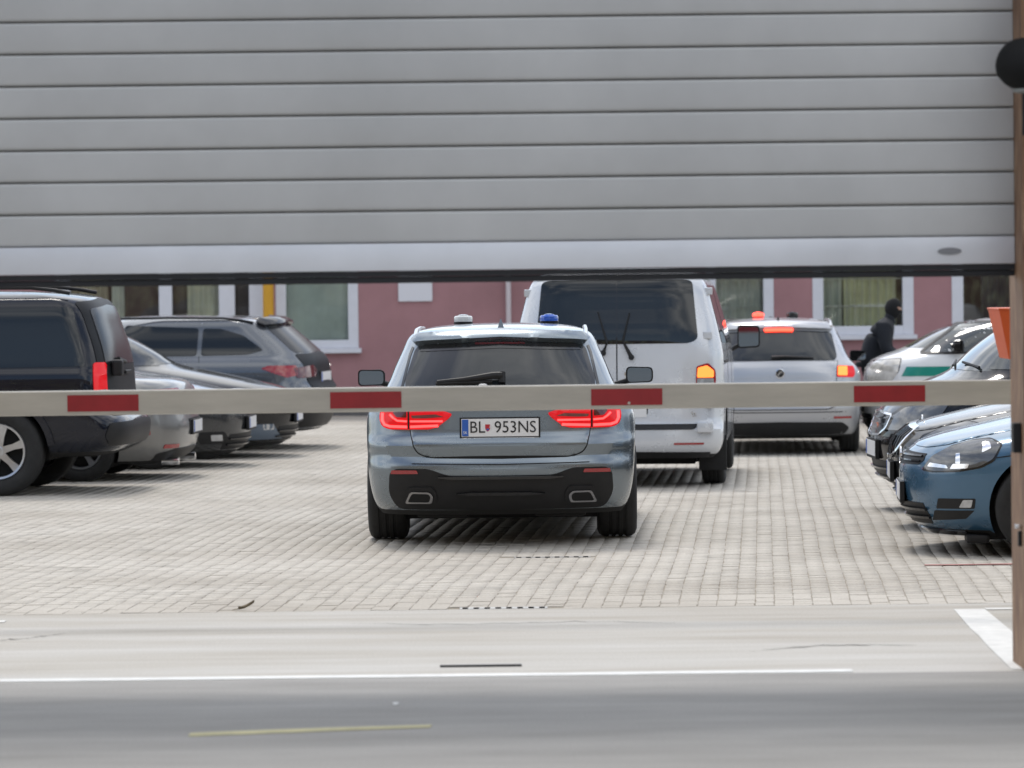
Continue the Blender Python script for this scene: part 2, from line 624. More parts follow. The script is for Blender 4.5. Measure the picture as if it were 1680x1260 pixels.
def ragged(x0, x1, y0, y1, amp, n=40, seed=1):
    rr = random.Random(seed)
    a = [(x0 + (x1 - x0) * i / n, y0 + rr.uniform(-amp, amp)) for i in range(n + 1)]
    b = [(x0 + (x1 - x0) * i / n, y1 + rr.uniform(-amp, amp)) for i in range(n, -1, -1)]
    return a + b
ground_poly('painted_line', ragged(-7, 1.53, 17.42, 17.53, 0.008), 0.004, M_PAINTW, 'thin white painted line across the ground under the shutter')
ground_poly('painted_line', [(2.25, 17.45), (2.43, 17.45), (2.465, 18.4), (2.49, 19.3), (2.515, 20.6), (2.35, 20.6), (2.33, 20.1), (2.305, 19.5), (2.30, 19.1), (2.28, 18.6)],
            0.004, M_PAINTW, 'broad white painted stripe running in beside the right gate jamb')
ground_poly('painted_line', ragged(2.52, 4.4, 20.56, 20.66, 0.004, 12, 4), 0.0045, M_PAINTW, 'thin white painted line behind the right gate jamb')
ground_poly('painted_line', ragged(-4.4, -2.72, 20.50, 20.60, 0.004, 12, 5), 0.0045, M_PAINTW, 'short white painted line at the left edge of the concrete apron')
yl = [(-1.298, 15.27), (-1.29, 15.36)]
ground_poly('painted_line', [(-1.298, 15.25), (-0.9, 15.34), (-0.347, 15.46), (-0.34, 15.53), (-0.9, 15.44), (-1.30, 15.345)], 0.004, M_PAINTY,
            'faded yellow painted line on the shaded asphalt in front of the gate')
ground_poly('painted_line', ragged(2.55, 5.2, 23.90, 23.97, 0.004, 14, 6), 0.007, M_PAINTR, 'faded red painted line on the pavers in front of the blue hatchback')

# cracks in the concrete, splashes of old paint
def crack(parent, pts, w, z=.0035, seed=1):
    rr = random.Random(seed)
    vs, fs = [], []
    q = []
    for (x0, y0), (x1, y1) in zip(pts, pts[1:]):
        for i in range(8):
            t = i / 8
            q.append((x0 + (x1 - x0) * t + rr.uniform(-.012, .012), y0 + (y1 - y0) * t + rr.uniform(-.03, .03)))
    for i, (x, y) in enumerate(q):
        ww = w * rr.uniform(.5, 1.3) * (1 - abs(2 * i / len(q) - 1) ** 3)
        vs += [(x - .002, y - ww, z), (x + .002, y + ww, z)]
    fs = [(2 * i, 2 * i + 2, 2 * i + 3, 2 * i + 1) for i in range(len(q) - 1)]
    mesh_obj('crack', vs, fs, mat('crack_dark', (0.07, 0.065, 0.055), rough=0.95), parent)
crack(apron, [(-2.62, 19.45), (-2.45, 19.6), (-2.25, 19.95)], .012, seed=3)
crack(apron, [(-.9, 20.2), (-.3, 20.05), (.3, 20.15), (.9, 20.0)], .008, seed=4)
crack(apron, [(1.1, 18.4), (1.5, 18.7), (2.0, 18.65)], .010, seed=6)
for k, (x, y) in enumerate(((-.51, 16.33),)):
    ring_ = [(x + .012 * (1 + .4 * math.sin(3 * a + k)) * math.cos(a), y + .05 * math.sin(a), .0035) for a in np.linspace(0, 2 * math.pi, 12, endpoint=False)]
    mesh_obj('paint_splash', ring_, [tuple(range(12))], M_PAINTW, road)

# drain gratings
M_STEEL = mat('galvanised_steel', (0.42, 0.42, 0.41), rough=0.45, metal=0.7, noise=0.15, nscale=30)
def grating(g, label, n=8):
    x0, x1, y0, y1 = g
    zc = float(gz((x0 + x1) / 2, (y0 + y1) / 2))
    root = empty('drain_grating', ((x0 + x1) / 2, (y0 + y1) / 2, zc))
    tag(root, label, 'drain')
    w, d = (x1 - x0) / 2, (y1 - y0) / 2
    MB().box(-w, w, -d, d, -0.06, -0.0012).build('drain_pit', mat('drain_black', (.002, .002, .002), rough=1.0, spec=0.0), root)
    MB().box(-w, w, -d, -d + .010, -0.0011, 0.0).box(-w, w, d - .010, d, -0.0011, 0.0).build('frame', M_STEEL, root)
    p = 2 * w / n
    for k in range(n + 1):
        c = -w + k * p
        a, b = max(-w, c - p * .24), min(w, c + p * .24)
        MB().box(a, b, -d + .0105, d - .0105, -0.0010, 0.001).build('bar', M_STEEL, root)
grating(GR1, 'steel drain grating at the near edge of the pavers')
grating(GR2, 'steel drain grating in the pavers just behind the blue grey estate car')
tag(MB().box(-0.35, 0.03, 17.86, 17.885, 0.001, 0.010, 0.002).build('steel_strip', mat('dark_steel', (0.03, 0.03, 0.03), rough=0.5, metal=0.6)),
    'short dark steel strip lying flush in the concrete behind the white line', 'metal strip')

# dry leaf
def leaf():
    vs, fs = [], []
    n = 9
    for i in range(n):
        t = i / (n - 1)
        w = 0.018 * math.sin(math.pi * min(1, t * 1.02 + .02)) + 0.001
        x, z = 0.13 * (t - .5), 0.012 + 0.035 * (t - .2) ** 2 * 2
        y = 0.02 * math.sin(t * 3)
        vs += [(x, y - w, z + 0.012), (x, y, z - .004), (x, y + w, z + 0.014)]
    for i in range(n - 1):
        for k in range(2):
            a = i * 3 + k
            fs.append((a, a + 1, a + 4, a + 3))
    vs2 = [(x, y, z + 0.0015) for x, y, z in vs]
    m = len(vs)
    fs += [tuple(reversed([i + m for i in f])) for f in fs]
    o = mesh_obj('dry_leaf', vs + vs2, fs, mat('dry_leaf', (0.16, 0.13, 0.08), rough=0.8, noise=0.3, nscale=30), smooth=True)
    MB().tube([(-.065, 0, .014), (-.09, -.004, .012), (-.11, .004, .006)], .0022, 5).build('stem', MATS['dry_leaf'], o)
    return o
o = leaf()
o.location = (-1.47, 21.10, 0.001)
o.rotation_euler = (0, 0, R(28))
o.scale = (.75, .75, .75)
tag(o, 'curled dry leaf lying where concrete meets pavers', 'leaf')

# ------------------------------------------------------------------ gate: wall, shutter, lamp
M_SLAT = mat('shutter_slat_metal', (0.485, 0.48, 0.468), rough=0.45, metal=0.3, noise=0.11, nscale=1.1, rnoise=0.10, stretch=(1.0, 1, 0.9), world=True)
M_SBAR = mat('shutter_bottom_aluminium', (0.70, 0.71, 0.74), rough=0.4, metal=0.3, noise=0.07, nscale=1.5, rnoise=.08)
M_SEAL = mat('rubber_seal', (0.014, 0.014, 0.016), rough=0.7)
SY, SX0, SX1, SZ0, SP = 17.60, -3.0, 2.298, 1.967, 0.1462
sh_root = empty('roller_shutter', (0, SY, SZ0))
tag(sh_root, 'half raised grey metal roller shutter with horizontal slats across the gateway', 'roller shutter')
prof = [(.046, 0.0), (.046, .0028), (.009, .0042), (.003, .0072), (.0008, .012), (.0, .020), (-.0006, .070), (.0, .130), (.0006, .1385), (.003, .1418), (.009, .1432), (.046, .1446), (.046, .1462)]
def slat_mesh():
    vs, fs = [], []
    xs = [SX0, -1.6, 0, 1.4, SX1]
    pr = prof + [(.05, .1462), (.05, 0.0)]
    for x in xs:
        vs += [(x, y, z) for y, z in pr]
    n = len(pr)
    for i in range(len(xs) - 1):
        for k in range(n):
            a, b = i * n + k, i * n + (k + 1) % n
            fs.append((a, a + n, b + n, b))
    fs.append(tuple(range(n)))
    fs.append(tuple((len(xs) - 1) * n + k for k in range(n - 1, -1, -1)))
    return vs, fs
sv, sf = slat_mesh()
for k in range(13):
    rr = random.Random(k)
    o = mesh_obj('slat', sv, sf, M_SLAT, sh_root, smooth=True, sharp=50)
    o.location = (0, rr.uniform(-.0015, .0015), k * SP)
MB().box(SX0, SX1, -.012, .05, -.125, -.001, .004).build('bottom_bar', M_SBAR, sh_root, True)
MB().box(SX0, SX1, -.004, .046, -.152, -.126).box(SX0, SX1, .004, .038, -.182, -.1525, .006).build('rubber_seal', M_SEAL, sh_root)
mb = MB()
v, f = [], []
ring = [(0.055 * math.cos(a), 0.016 * math.sin(a)) for a in np.linspace(0, 2 * math.pi, 24, endpoint=False)]
mb.add([(x + 2.0, -.018, z - .066) for x, z in ring] + [(x * .9 + 2.0, -.012, z * .9 - .066) for x, z in ring],
       [tuple(range(23, -1, -1))] + [(i, (i + 1) % 24, (i + 1) % 24 + 24, i + 24) for i in range(24)])
mb.build('lock_plate', mat('lock_plate_grey', (0.22, 0.22, 0.23), rough=0.5, metal=0.3), sh_root)

M_MOTTLE = ramp_mat('peeling_painted_wall', [(0.38, (0.09, 0.025, 0.02)), (0.46, (0.15, 0.06, 0.05)), (0.52, (0.22, 0.12, 0.09)), (0.55, (0.40, 0.38, 0.20)), (0.65, (0.55, 0.55, 0.34))],
                    scale=5.0, rough=0.8, detail=3.0, stretch=(2.5, 2.5, 0.9), bump=0.3)
M_JAMB = ramp_mat('rusty_brown_jamb', [(0.35, (0.13, 0.062, 0.030)), (0.55, (0.21, 0.115, 0.06)), (0.7, (0.30, 0.19, 0.11))], scale=9, rough=0.6, stretch=(2, 2, 0.6), bump=0.15)
gw = empty('gate_wall', (2.29, 17.6, 0))
tag(gw, 'gate wall with peeling brown and green paint at the right edge', 'wall')
def wpart(name, x0, x1, y0, y1, z0, z1, m, bev=0.0):
    return MB().box(x0 - 2.29, x1 - 2.29, y0 - 17.6, y1 - 17.6, z0, z1, bev).build(name, m, gw)
wpart('pier', 2.328, 24.0, 17.34, 17.86, -0.05, 4.9, M_MOTTLE, 0.006)
wpart('pier', -24.0, -3.03, 17.34, 17.86, -0.05, 4.9, M_MOTTLE, 0.006)
wpart('lintel', -3.028, 2.326, 17.40, 17.86, 3.62, 4.9, M_MOTTLE)
j = wpart('jamb', 2.300, 2.326, 17.33, 17.80, 0.001, 3.618, M_JAMB, 0.004)
def jpart(name, *a, m):
    o = MB().box(a[0] - 2.29, a[1] - 2.29, a[2] - 17.6, a[3] - 17.6, a[4], a[5], 0.004).build(name, m, j)
jpart('latch', 2.262, 2.2995, 17.42, 17.50, 0.985, 1.120, m=M_BLACK)
jpart('bolt', 2.270, 2.2995, 17.44, 17.47, 0.640, 0.660, m=M_CHROME)
jpart('bolt', 2.284, 2.2995, 17.44, 17.47, 0.560, 0.630, m=M_BLACK)

# unseen houses added behind the camera for paint and glass to reflect
def unseen_house(x0, x1, y0, y1, h, m, label, n):
    r = empty('unseen_house', ((x0 + x1) / 2, y1, 0))
    tag(r, label, 'building')
    cx = (x0 + x1) / 2
    MB().box(x0 - cx, x1 - cx, y0 - y1, 0, 0.001, h).build('wall', m, r)
    MB().box(x0 - cx - .3, x1 - cx + .3, y0 - y1 - .3, .3, h + .001, h + .5).build('roof', mat('brown_roof', (0.12, 0.07, 0.05), rough=0.8, noise=.2), r)
    for fl in range(int(h // 3.2)):
        for k in range(n):
            xc = x0 - cx + (x1 - x0) * (k + .5) / n
            w = MB().box(xc - .6, xc + .6, .002, .05, 1.0 + fl * 3.2, 2.6 + fl * 3.2).build('window', M_GLASS, r)
            MB().box(xc - .68, xc - .6, .002, .08, .95 + fl * 3.2, 2.65 + fl * 3.2).box(xc + .6, xc + .68, .002, .08, .95 + fl * 3.2, 2.65 + fl * 3.2).box(xc - .6, xc + .6, .002, .08, 2.601 + fl * 3.2, 2.66 + fl * 3.2).build('frame', M_SBAR, w)
            MB().box(xc - .75, xc + .75, .002, .14, .90 + fl * 3.2, .949 + fl * 3.2).build('sill', M_SBAR, w)
unseen_house(-34, -6.5, -30, -16, 12.5, mat('beige_render', (0.30, 0.26, 0.20), rough=0.9, noise=.1), 'beige house added unseen behind the camera for the car glass to reflect', 8)
unseen_house(5, 34, -32, -18, 11.0, mat('ochre_grey_render', (0.22, 0.20, 0.17), rough=0.9, noise=.1), 'grey house added unseen behind the camera for the car paint to reflect', 8)

# black dome lamp on the wall, top right
lamp = empty('wall_lamp', (2.290, 17.18, 2.715))
tag(lamp, 'black round dome lamp fixed to the wall beside the shutter', 'lamp')
pr = [(0.004, 0.125)] + [(0.125 * math.sin(t), 0.128 * math.cos(t)) for t in np.linspace(0.12, math.pi * 0.5, 12)] + [(0.120, -.035), (0.085, -.075), (0.055, -.095), (0.03, -.098)]
o = MB().lathe(pr, 32).build('dome', mat('matt_black', (0.010, 0.010, 0.010), rough=0.75, spec=0.2), lamp, True)
MB().lathe([(0.05, -.099), (0.048, -.112), (0.03, -.118)], 24).build('lens', mat('frosted_lens', (0.25, 0.26, 0.25), rough=0.4), lamp, True)
MB().tube([(0.035, .06, -.05), (0.035, .075, -.18), (0.036, .09, -.30)], .033, 12).build('stem', M_BLACK, lamp, True)
MB().box(.045, .17, .10, .158, -.1, .1, .004).build('bracket', M_BLACK, lamp)

# ------------------------------------------------------------------ barrier boom and its cabinet
M_BOOM = mat('boom_white', (0.46, 0.445, 0.405), rough=0.45, noise=0.12, nscale=2.2, rnoise=.1, coat=0.15, stretch=(1, 3, 6))
M_BRED = mat('reflective_red', (0.30, 0.012, 0.018), rough=0.35, noise=0.12, nscale=12)
M_ORANGE = mat('orange_shell', (0.62, 0.10, 0.02), rough=0.45, noise=0.05)
BY, BZ = 20.5, 1.166
boom = empty('barrier_boom', (2.72, BY, BZ))
tag(boom, 'white boom barrier arm with red reflective bands lowered across the gateway', 'barrier')
bx = lambda x: x - 2.72
ax = [(-.030, -.060), (-.030, .060), (-.024, .066), (.024, .066), (.030, .060), (.030, -.060), (.024, -.066), (-.024, -.066)]
vs = [(bx(x), y, z) for x in (-4.55, -1, 1.2, 2.80) for y, z in ax]
fs = [(i * 8 + k, i * 8 + (k + 1) % 8, (i + 1) * 8 + (k + 1) % 8, (i + 1) * 8 + k) for i in range(3) for k in range(8)]
fs += [tuple(range(7, -1, -1)), tuple(range(24, 32))]
bo = mesh_obj('arm', vs, [tuple(reversed(f)) for f in fs], M_BOOM, boom, True, 30)
for xc in (-3.56, -2.172, -.777, .608, 2.003):
    MB().box(bx(xc - .189), bx(xc + .189), -.0325, -.0302, -.045, .042).box(bx(xc - .189), bx(xc + .189), .0302, .0325, -.045, .042).build('red_band', M_BRED, boom)
MB().lathe([(.022, .0662), (.02, .073), (.008, .076)], 16, at=(bx(-.155), 0, 0)).build('cap', M_WHITE, boom, True)
MB().lathe([(.008, -.0332), (.007, -.035)], 12, axis='y', at=(bx(.62), 0, -.034)).build('rivet', M_BOOM, boom)
MB().box(bx(2.74), bx(2.96), -.05, -.031, -.085, .085, .006).box(bx(2.74), bx(2.96), .031, .05, -.085, .085, .006).build('clamp', M_STEEL, boom)
cab = empty('barrier_cabinet', (2.92, BY + .22, 0))
tag(cab, 'barrier cabinet with an orange top peeping out beside the right jamb', 'barrier cabinet')
MB().box(-.18, .2, -.165, .165, .003, 1.34, .012).build('housing', mat('cabinet_grey', (0.45, 0.45, 0.44), rough=0.5), cab)
vs = [(-.275, -.2, 1.34), (.26, -.2, 1.34), (.26, .2, 1.34), (-.275, .2, 1.34), (-.33, -.24, 1.60), (.30, -.24, 1.60), (.30, .24, 1.60), (-.33, .24, 1.60)]
hd = mesh_obj('top', vs, [(0, 3, 2, 1), (4, 5, 6, 7), (0, 1, 5, 4), (1, 2, 6, 5), (2, 3, 7, 6), (3, 0, 4, 7)], M_ORANGE, cab)
MB().box(-.335, .305, -.245, .245, 1.601, 1.612, .004).build('lid', M_ORANGE, cab)

# ------------------------------------------------------------------ building at the back of the yard
FY = 53.5
M_PINK = mat('pink_render', (0.335, 0.180, 0.190), rough=0.9, noise=0.16, nscale=0.8, bump=0.25, bscale=45)
M_FRAME = mat('white_window_frame', (0.62, 0.63, 0.68), rough=0.45, noise=0.04)
def pane_mat():
    m, nt, b = nodes_of('window_pane')
    out = nt.nodes['Material Output']
    tr = nt.nodes.new('ShaderNodeBsdfTransparent')
    tr.inputs['Color'].default_value = (0.965, 0.98, 0.972, 1)
    gl = nt.nodes.new('ShaderNodeBsdfGlossy')
    gl.inputs['Roughness'].default_value = 0.02
    fr = nt.nodes.new('ShaderNodeFresnel')
    fr.inputs['IOR'].default_value = 1.5
    mx = nt.nodes.new('ShaderNodeMixShader')
    nt.links.new(fr.outputs['Fac'], mx.inputs['Fac'])
    nt.links.new(tr.outputs['BSDF'], mx.inputs[1])
    nt.links.new(gl.outputs['BSDF'], mx.inputs[2])
    nt.links.new(mx.outputs['Shader'], out.inputs['Surface'])
    return m
M_PANE = pane_mat()
bld = empty('office_building', (0, FY, -0.15))
tag(bld, 'dusky pink rendered building with white framed windows at the back of the yard', 'building')
BZ0 = -0.15
def bbox(name, x0, x1, y0, y1, z0, z1, m, parent=bld, bev=0.0):
    off = (0, FY, BZ0)
    return MB().box(x0, x1, y0 - FY, y1 - FY, z0 - BZ0, z1 - BZ0, bev).build(name, m, parent)
opens = [(-6.3, -3.44, 0.0, 2.65), (-3.24, -2.14, 0.88, 2.5), (2.72, 3.62, 0.98, 2.5), (4.20, 5.56, 0.98, 2.5), (6.13, 7.3, 0.98, 2.5)]
xs = -10.0
for k, (x0, x1, z0, z1) in enumerate(opens):
    bbox('wall', xs, x0, FY, FY + .4, -0.3, 2.65, M_PINK)
    if z0 > 0: bbox('wall', x0, x1, FY, FY + .4, -0.3, z0, M_PINK)
    if z1 < 2.65: bbox('wall', x0, x1, FY, FY + .4, z1, 2.65, M_PINK)
    xs = x1
bbox('wall', xs, 11.0, FY, FY + .4, -0.3, 2.65, M_PINK)
bbox('wall', -10.0, 11.0, FY, FY + .4, 2.651, 3.45, M_PINK)
bbox('plinth', -3.4, 11.0, FY - .03, FY - .002, -0.3, 0.12, mat('grey_plinth', (0.12, 0.115, 0.115), rough=0.9, noise=0.2))
bbox('room_back', -10, 11, FY + 3.0, FY + 3.1, -.3, 2.65, mat('room_back', (0.22, 0.2, 0.17), rough=0.9, noise=0.3, nscale=0.9))
bbox('room_floor', -10, 11, FY + .41, FY + 2.99, -.28, 0.0, mat('room_floor', (0.12, 0.1, 0.08), rough=0.7))
bbox('roof', -10.2, 11.2, FY - .2, FY + 4.0, 3.451, 3.65, mat('grey_roof_edge', (0.2, 0.2, 0.2), rough=0.8))

def curtain(parent, x0, x1, z0, z1, y, col, name='curtain', amp=.03, per=.13, mname=None):
    n = max(6, int((x1 - x0) / per * 6))
    vs, fs = [], []
    for i in range(n + 1):
        x = x0 + (x1 - x0) * i / n
        yy = y - FY + amp * math.sin(2 * math.pi * (x - x0) / per) + amp * .4 * math.sin(9.1 * x)
        vs += [(x, yy, z0 - BZ0), (x, yy, z1 - BZ0)]
    fs = [(i * 2, i * 2 + 2, i * 2 + 3, i * 2 + 1) for i in range(n)]
    return mesh_obj(name, vs, fs, mat(mname or ('curtain_%d' % len(MATS)), col, rough=0.9, noise=0.18, nscale=1.7), parent, True)

def window(x0, x1, z0, z1, mull=(), fw=.13, curt=(), bars=None, sill=True):
    w = bbox('window', x0 + .001, x1 - .001, FY + .055, FY + .07, z0 + .001, z1 - .001, M_PANE)
    mb = MB()
    def b(a0, a1, c0, c1): mb.box(a0, a1, -.012, .10, c0 - BZ0, c1 - BZ0, .006)
    b(x0 - .02, x0 + fw, z0 - .02, z1 + .02)
    b(x1 - fw, x1 + .02, z0 - .02, z1 + .02)
    b(x0 + fw, x1 - fw, z0 - .02, z0 + fw * .8)
    b(x0 + fw, x1 - fw, z1 - fw * .8, z1 + .02)
    for (m0, m1) in mull: b(m0, m1, z0 + fw * .8, z1 - fw * .8)
    mb.build('frame', M_FRAME, w)
    if sill:
        MB().box(x0 - .06, x1 + .06, -.10, .02, z0 - .085 - BZ0, z0 - .022 - BZ0, .008).build('sill', M_FRAME, w)
    for c in curt: curtain(w, *c)
    if bars:
        mb = MB()
        n, m = bars
        for k in range(1, n):
            xx = x0 + fw + (x1 - x0 - 2 * fw) * k / n
            mb.box(xx - .005, xx + .005, .078, .088, z0 + .05 - BZ0, z1 - .05 - BZ0)
        for k in range(1, 4):
            zz = z0 + (z1 - z0) * k / 4
            mb.box(x0 + fw, x1 - fw, .089, .098, zz - .01 - BZ0, zz + .01 - BZ0)
        mb.build('bars', m, w)
    return w
# glazed entrance on the left: white posts, brown boards and pale curtains behind
M_BROWN = mat('brown_board', (0.10, 0.075, 0.065), rough=0.7, noise=0.2, nscale=3)
en = window(-6.3, -3.44, 0.0, 2.65, mull=((-4.88, -4.70), (-4.05, -3.83)), fw=.19,
            curt=((-5.55, -5.38, .05, 2.5, FY + .16, (0.6, 0.62, 0.55)), (-4.50, -4.07, .05, 2.5, FY + .16, (0.62, 0.61, 0.48)), (-6.2, -5.6, .05, 2.5, FY + .22, (0.45, 0.40, 0.30))), sill=False)
MB().box(-5.36, -4.9, .2, .25, .16, 2.7).box(-3.82, -3.64, .2, .25, .16, 2.7).box(-4.69, -4.52, .25, .3, .16, 2.7).build('board', M_BROWN, en)
window(-3.24, -2.14, 0.88, 2.5, fw=.12, curt=((-3.2, -2.15, .9, 2.5, FY + .14, (0.56, 0.63, 0.57), 'curtain', .012, .3),))
M_BARS = mat('pale_window_bars', (0.5, 0.5, 0.42), rough=0.5)
window(2.72, 3.62, 0.98, 2.5, fw=.12, curt=((2.7, 3.6, 1.0, 2.5, FY + .16, (0.60, 0.62, 0.54)),), bars=(8, M_BARS))
window(4.20, 5.56, 0.98, 2.5, fw=.13, curt=((4.2, 4.6, 1.0, 2.5, FY + .16, (0.55, 0.58, 0.48)), (4.62, 5.35, 1.0, 2.5, FY + .16, (0.66, 0.66, 0.42))), bars=(10, M_BARS))
window(6.13, 7.3, 0.98, 2.5, fw=.14, curt=((6.6, 7.0, 1.0, 2.5, FY + .7, (0.1, 0.1, 0.1)),))
# things on the facade
yp = MB().lathe([(.075, 0), (.075, 3.2)], 20).build('yellow_post', mat('yellow_paint', (0.58, 0.30, 0.015), rough=0.5, noise=0.08), None, True)
yp.location = (-3.345, FY - .32, -0.055)
tag(yp, 'yellow painted round post in front of the pink building', 'post')
MB().lathe([(.11, .001), (.11, .02), (.08, .03)], 20).build('base_plate', M_STEEL, yp)
dp = MB().tube([(-.035, FY - .10, -.10), (-.035, FY - .10, 2), (-.035, FY - .10, 3.44)], .036, 12).build('drainpipe', mat('pipe_white', (0.55, 0.50, 0.52), rough=0.4), None, True)
tag(dp, 'pale drainpipe running up the pink wall', 'pipe')
for z in (.6, 2.2):
    MB().box(-.085, .015, FY - .065, FY - .002, z, z + .03).build('bracket', M_STEEL, dp)
sg = MB().box(-1.56, -1.09, FY - .03, FY - .004, 1.50, 1.98, .004).build('wall_sign', mat('sign_white', (0.66, 0.66, 0.70), rough=0.4))
tag(sg, 'plain white notice board fixed to the pink wall', 'sign')

# ------------------------------------------------------------------ vehicle shell: stacked plan outlines
class Car:
    def __init__(self, name, w, yr, yf, ar=.45, af=.7, nr=3., mr=2., nf=2.4, mf=1.8, bow=.02, arg=None):
        self.root = empty(name)
        self.w, self.yr, self.yf = pchip(w), pchip(yr), pchip(yf)
        self.z0, self.z1 = w[0][0], w[-1][0]
        self.ar, self.af, self.nr, self.mr, self.nf, self.mf, self.bow = ar, af, nr, mr, nf, mf, bow
        self.L = float(max(p[1] for p in yf))
        self.arg = arg
    def corner(self, z):
        ln = self.yf(z) - self.yr(z)
        return np.minimum(self.ar, .46 * ln), np.minimum(self.af, .46 * ln)
    def bulge(self, y):
        h = self.L / 2
        return 1 - self.bow * ((y - h) / h) ** 2
    def rear_y(self, x, z):
        a, _ = self.corner(z)
        u = np.clip(np.abs(x) / (self.w(z) * (1 - self.bow)), 0, .9995)
        return self.yr(z) + a * (1 - (1 - u**self.nr) ** (1 / self.mr))
    def front_y(self, x, z):
        _, a = self.corner(z)
        u = np.clip(np.abs(x) / (self.w(z) * (1 - self.bow)), 0, .9995)
        return self.yf(z) - a * (1 - (1 - u**self.nf) ** (1 / self.mf))
    def side_x(self, y, z):
        ar, af = self.corner(z)
        w = self.w(z)
        t = np.clip(1 - (y - self.yr(z)) / ar, 0, 1)
        s = np.clip(1 - (self.yf(z) - y) / af, 0, 1)
        return w * (1 - t**self.mr) ** (1 / self.nr) * (1 - s**self.mf) ** (1 / self.nf) * self.bulge(y)
    def P(self, face, a, b):
        if face == 'rear':
            return Vector((a, float(self.rear_y(a, b)), b))
        if face == 'front':
            return Vector((a, float(self.front_y(a, b)), b))
        x = float(self.side_x(a, b))
        return Vector((x if face == 'right' else -x, a, b))
    DIR = {'rear': Vector((0, -1, 0)), 'front': Vector((0, 1, 0)), 'right': Vector((1, 0, 0)), 'left': Vector((-1, 0, 0))}
    def PN(self, face, a, b):
        e = 2e-3
        p = self.P(face, a, b)
        n = (self.P(face, a + e, b) - self.P(face, a - e, b)).cross(self.P(face, a, b + e) - self.P(face, a, b - e))
        if n.length < 1e-12:
            n = self.DIR[face].copy()
        n.normalize()
        if n.dot(self.DIR[face]) < 0 and n.dot(self.DIR[face] + Vector((0, 0, .3))) < 0:
            n = -n
        return p, n
    # ---- body
    def body(self, paint_m, axles, arch_r, arch_z, arch_x=.5, nz=64, name='body'):
        zs = np.linspace(self.z0, self.z1, 900)
        f = lambda g, k: (np.gradient(g(zs), zs) * k) ** 2
        sp = np.sqrt(1 + f(self.yr, .8) + f(self.yf, .5) + f(self.w, 1.0))
        cum = np.concatenate([[0], np.cumsum((sp[1:] + sp[:-1]) / 2 * np.diff(zs))])
        zz = np.interp(np.linspace(0, cum[-1], nz), cum, zs)
        K, Mid = 26, 34
        verts, rings = [], []
        for z in zz:
            w = float(self.w(z)); yr = float(self.yr(z)); yf = float(self.yf(z))
            ar, af = (float(v) for v in self.corner(z))
            half = []
            for i in range(K):
                ph = i / K * math.pi / 2
                half.append((w * math.sin(ph) ** (2 / self.nr), yr + ar * (1 - math.cos(ph) ** (2 / self.mr))))
            for i in range(Mid + 1):
                half.append((w, yr + ar + (yf - af - yr - ar) * i / Mid))
            for i in range(K - 1, -1, -1):
                ph = i / K * math.pi / 2
                half.append((w * math.sin(ph) ** (2 / self.nf), yf - af * (1 - math.cos(ph) ** (2 / self.mf))))
            pts = [(x * self.bulge(y), y) for x, y in half] + [(-x * self.bulge(y), y) for x, y in half[-2:0:-1]]
            rings.append(range(len(verts), len(verts) + len(pts)))
            verts += [(x, y, z) for x, y in pts]
        n = len(rings[0])
        faces = []
        for j in range(nz - 1):
            a, b = rings[j][0], rings[j + 1][0]
            for i in range(n):
                faces.append((a + i, a + (i + 1) % n, b + (i + 1) % n, b + i))
        # caps as strips across the car, so they stay flat and clean
        for base, flip in ((rings[0][0], True), (rings[-1][0], False)):
            for i in range(n // 2):
                a, b = base + i, base + i + 1
                c, d = base + (n - i - 1) % n, base + (n - i) % n
                q = (a, b, c, d) if len({a, b, c, d}) == 4 else tuple(dict.fromkeys((a, b, c, d)))
                if len(q) >= 3:
                    faces.append(tuple(reversed(q)) if flip else q)
        me = bpy.data.meshes.new(name)
        me.from_pydata(verts, [], faces)
        me.materials.append(paint_m)
        me.materials.append(M_UNDER)
        ob = bpy.data.objects.new(name, me)
        C.objects.link(ob)
        cut = MB()
        for ya in axles:
            for s in (-1, 1):
                x0, x1 = (arch_x, 1.3) if s > 0 else (-1.3, -arch_x)
                cut.lathe([(arch_r, x0), (arch_r, x1)], 48, axis='x', at=(0, ya, arch_z))
        cm = bpy.data.meshes.new('cut')
        cm.from_pydata(cut.v, [], cut.f)
        cm.materials.append(paint_m)
        cm.materials.append(M_UNDER)
        bmc = bmesh.new()
        bmc.from_mesh(cm)
        bmesh.ops.recalc_face_normals(bmc, faces=bmc.faces)
        for fc in bmc.faces: fc.material_index = 1
        bmc.to_mesh(cm)
        bmc.free()
        co = bpy.data.objects.new('cut', cm)
        C.objects.link(co)
        md = ob.modifiers.new('b', 'BOOLEAN')
        md.operation = 'DIFFERENCE'
        md.solver = 'EXACT'
        md.object = co
        dg = bpy.context.evaluated_depsgraph_get()
        me2 = bpy.data.meshes.new_from_object(ob.evaluated_get(dg))
        bpy.data.objects.remove(ob)
        bpy.data.objects.remove(co)
        bpy.data.meshes.remove(me)
        me2.name = name
        # underside dark
        pc = np.zeros(len(me2.polygons) * 3)
        me2.polygons.foreach_get('center', pc)
        pn = np.zeros(len(me2.polygons) * 3)
        me2.polygons.foreach_get('normal', pn)
        mi = np.zeros(len(me2.polygons), np.int32)
        me2.polygons.foreach_get('material_index', mi)
        mi[(pn.reshape(-1, 3)[:, 2] < -.6) & (pc.reshape(-1, 3)[:, 2] < self.z0 + .03)] = 1
        me2.polygons.foreach_set('material_index', mi)
        me2.polygons.foreach_set('use_smooth', [True] * len(me2.polygons))
        me2.set_sharp_from_angle(angle=R(38))
        me2.update()
        o = bpy.data.objects.new(name, me2)
        C.objects.link(o)
        o.parent = self.root
        self.bodyob = o
        return o
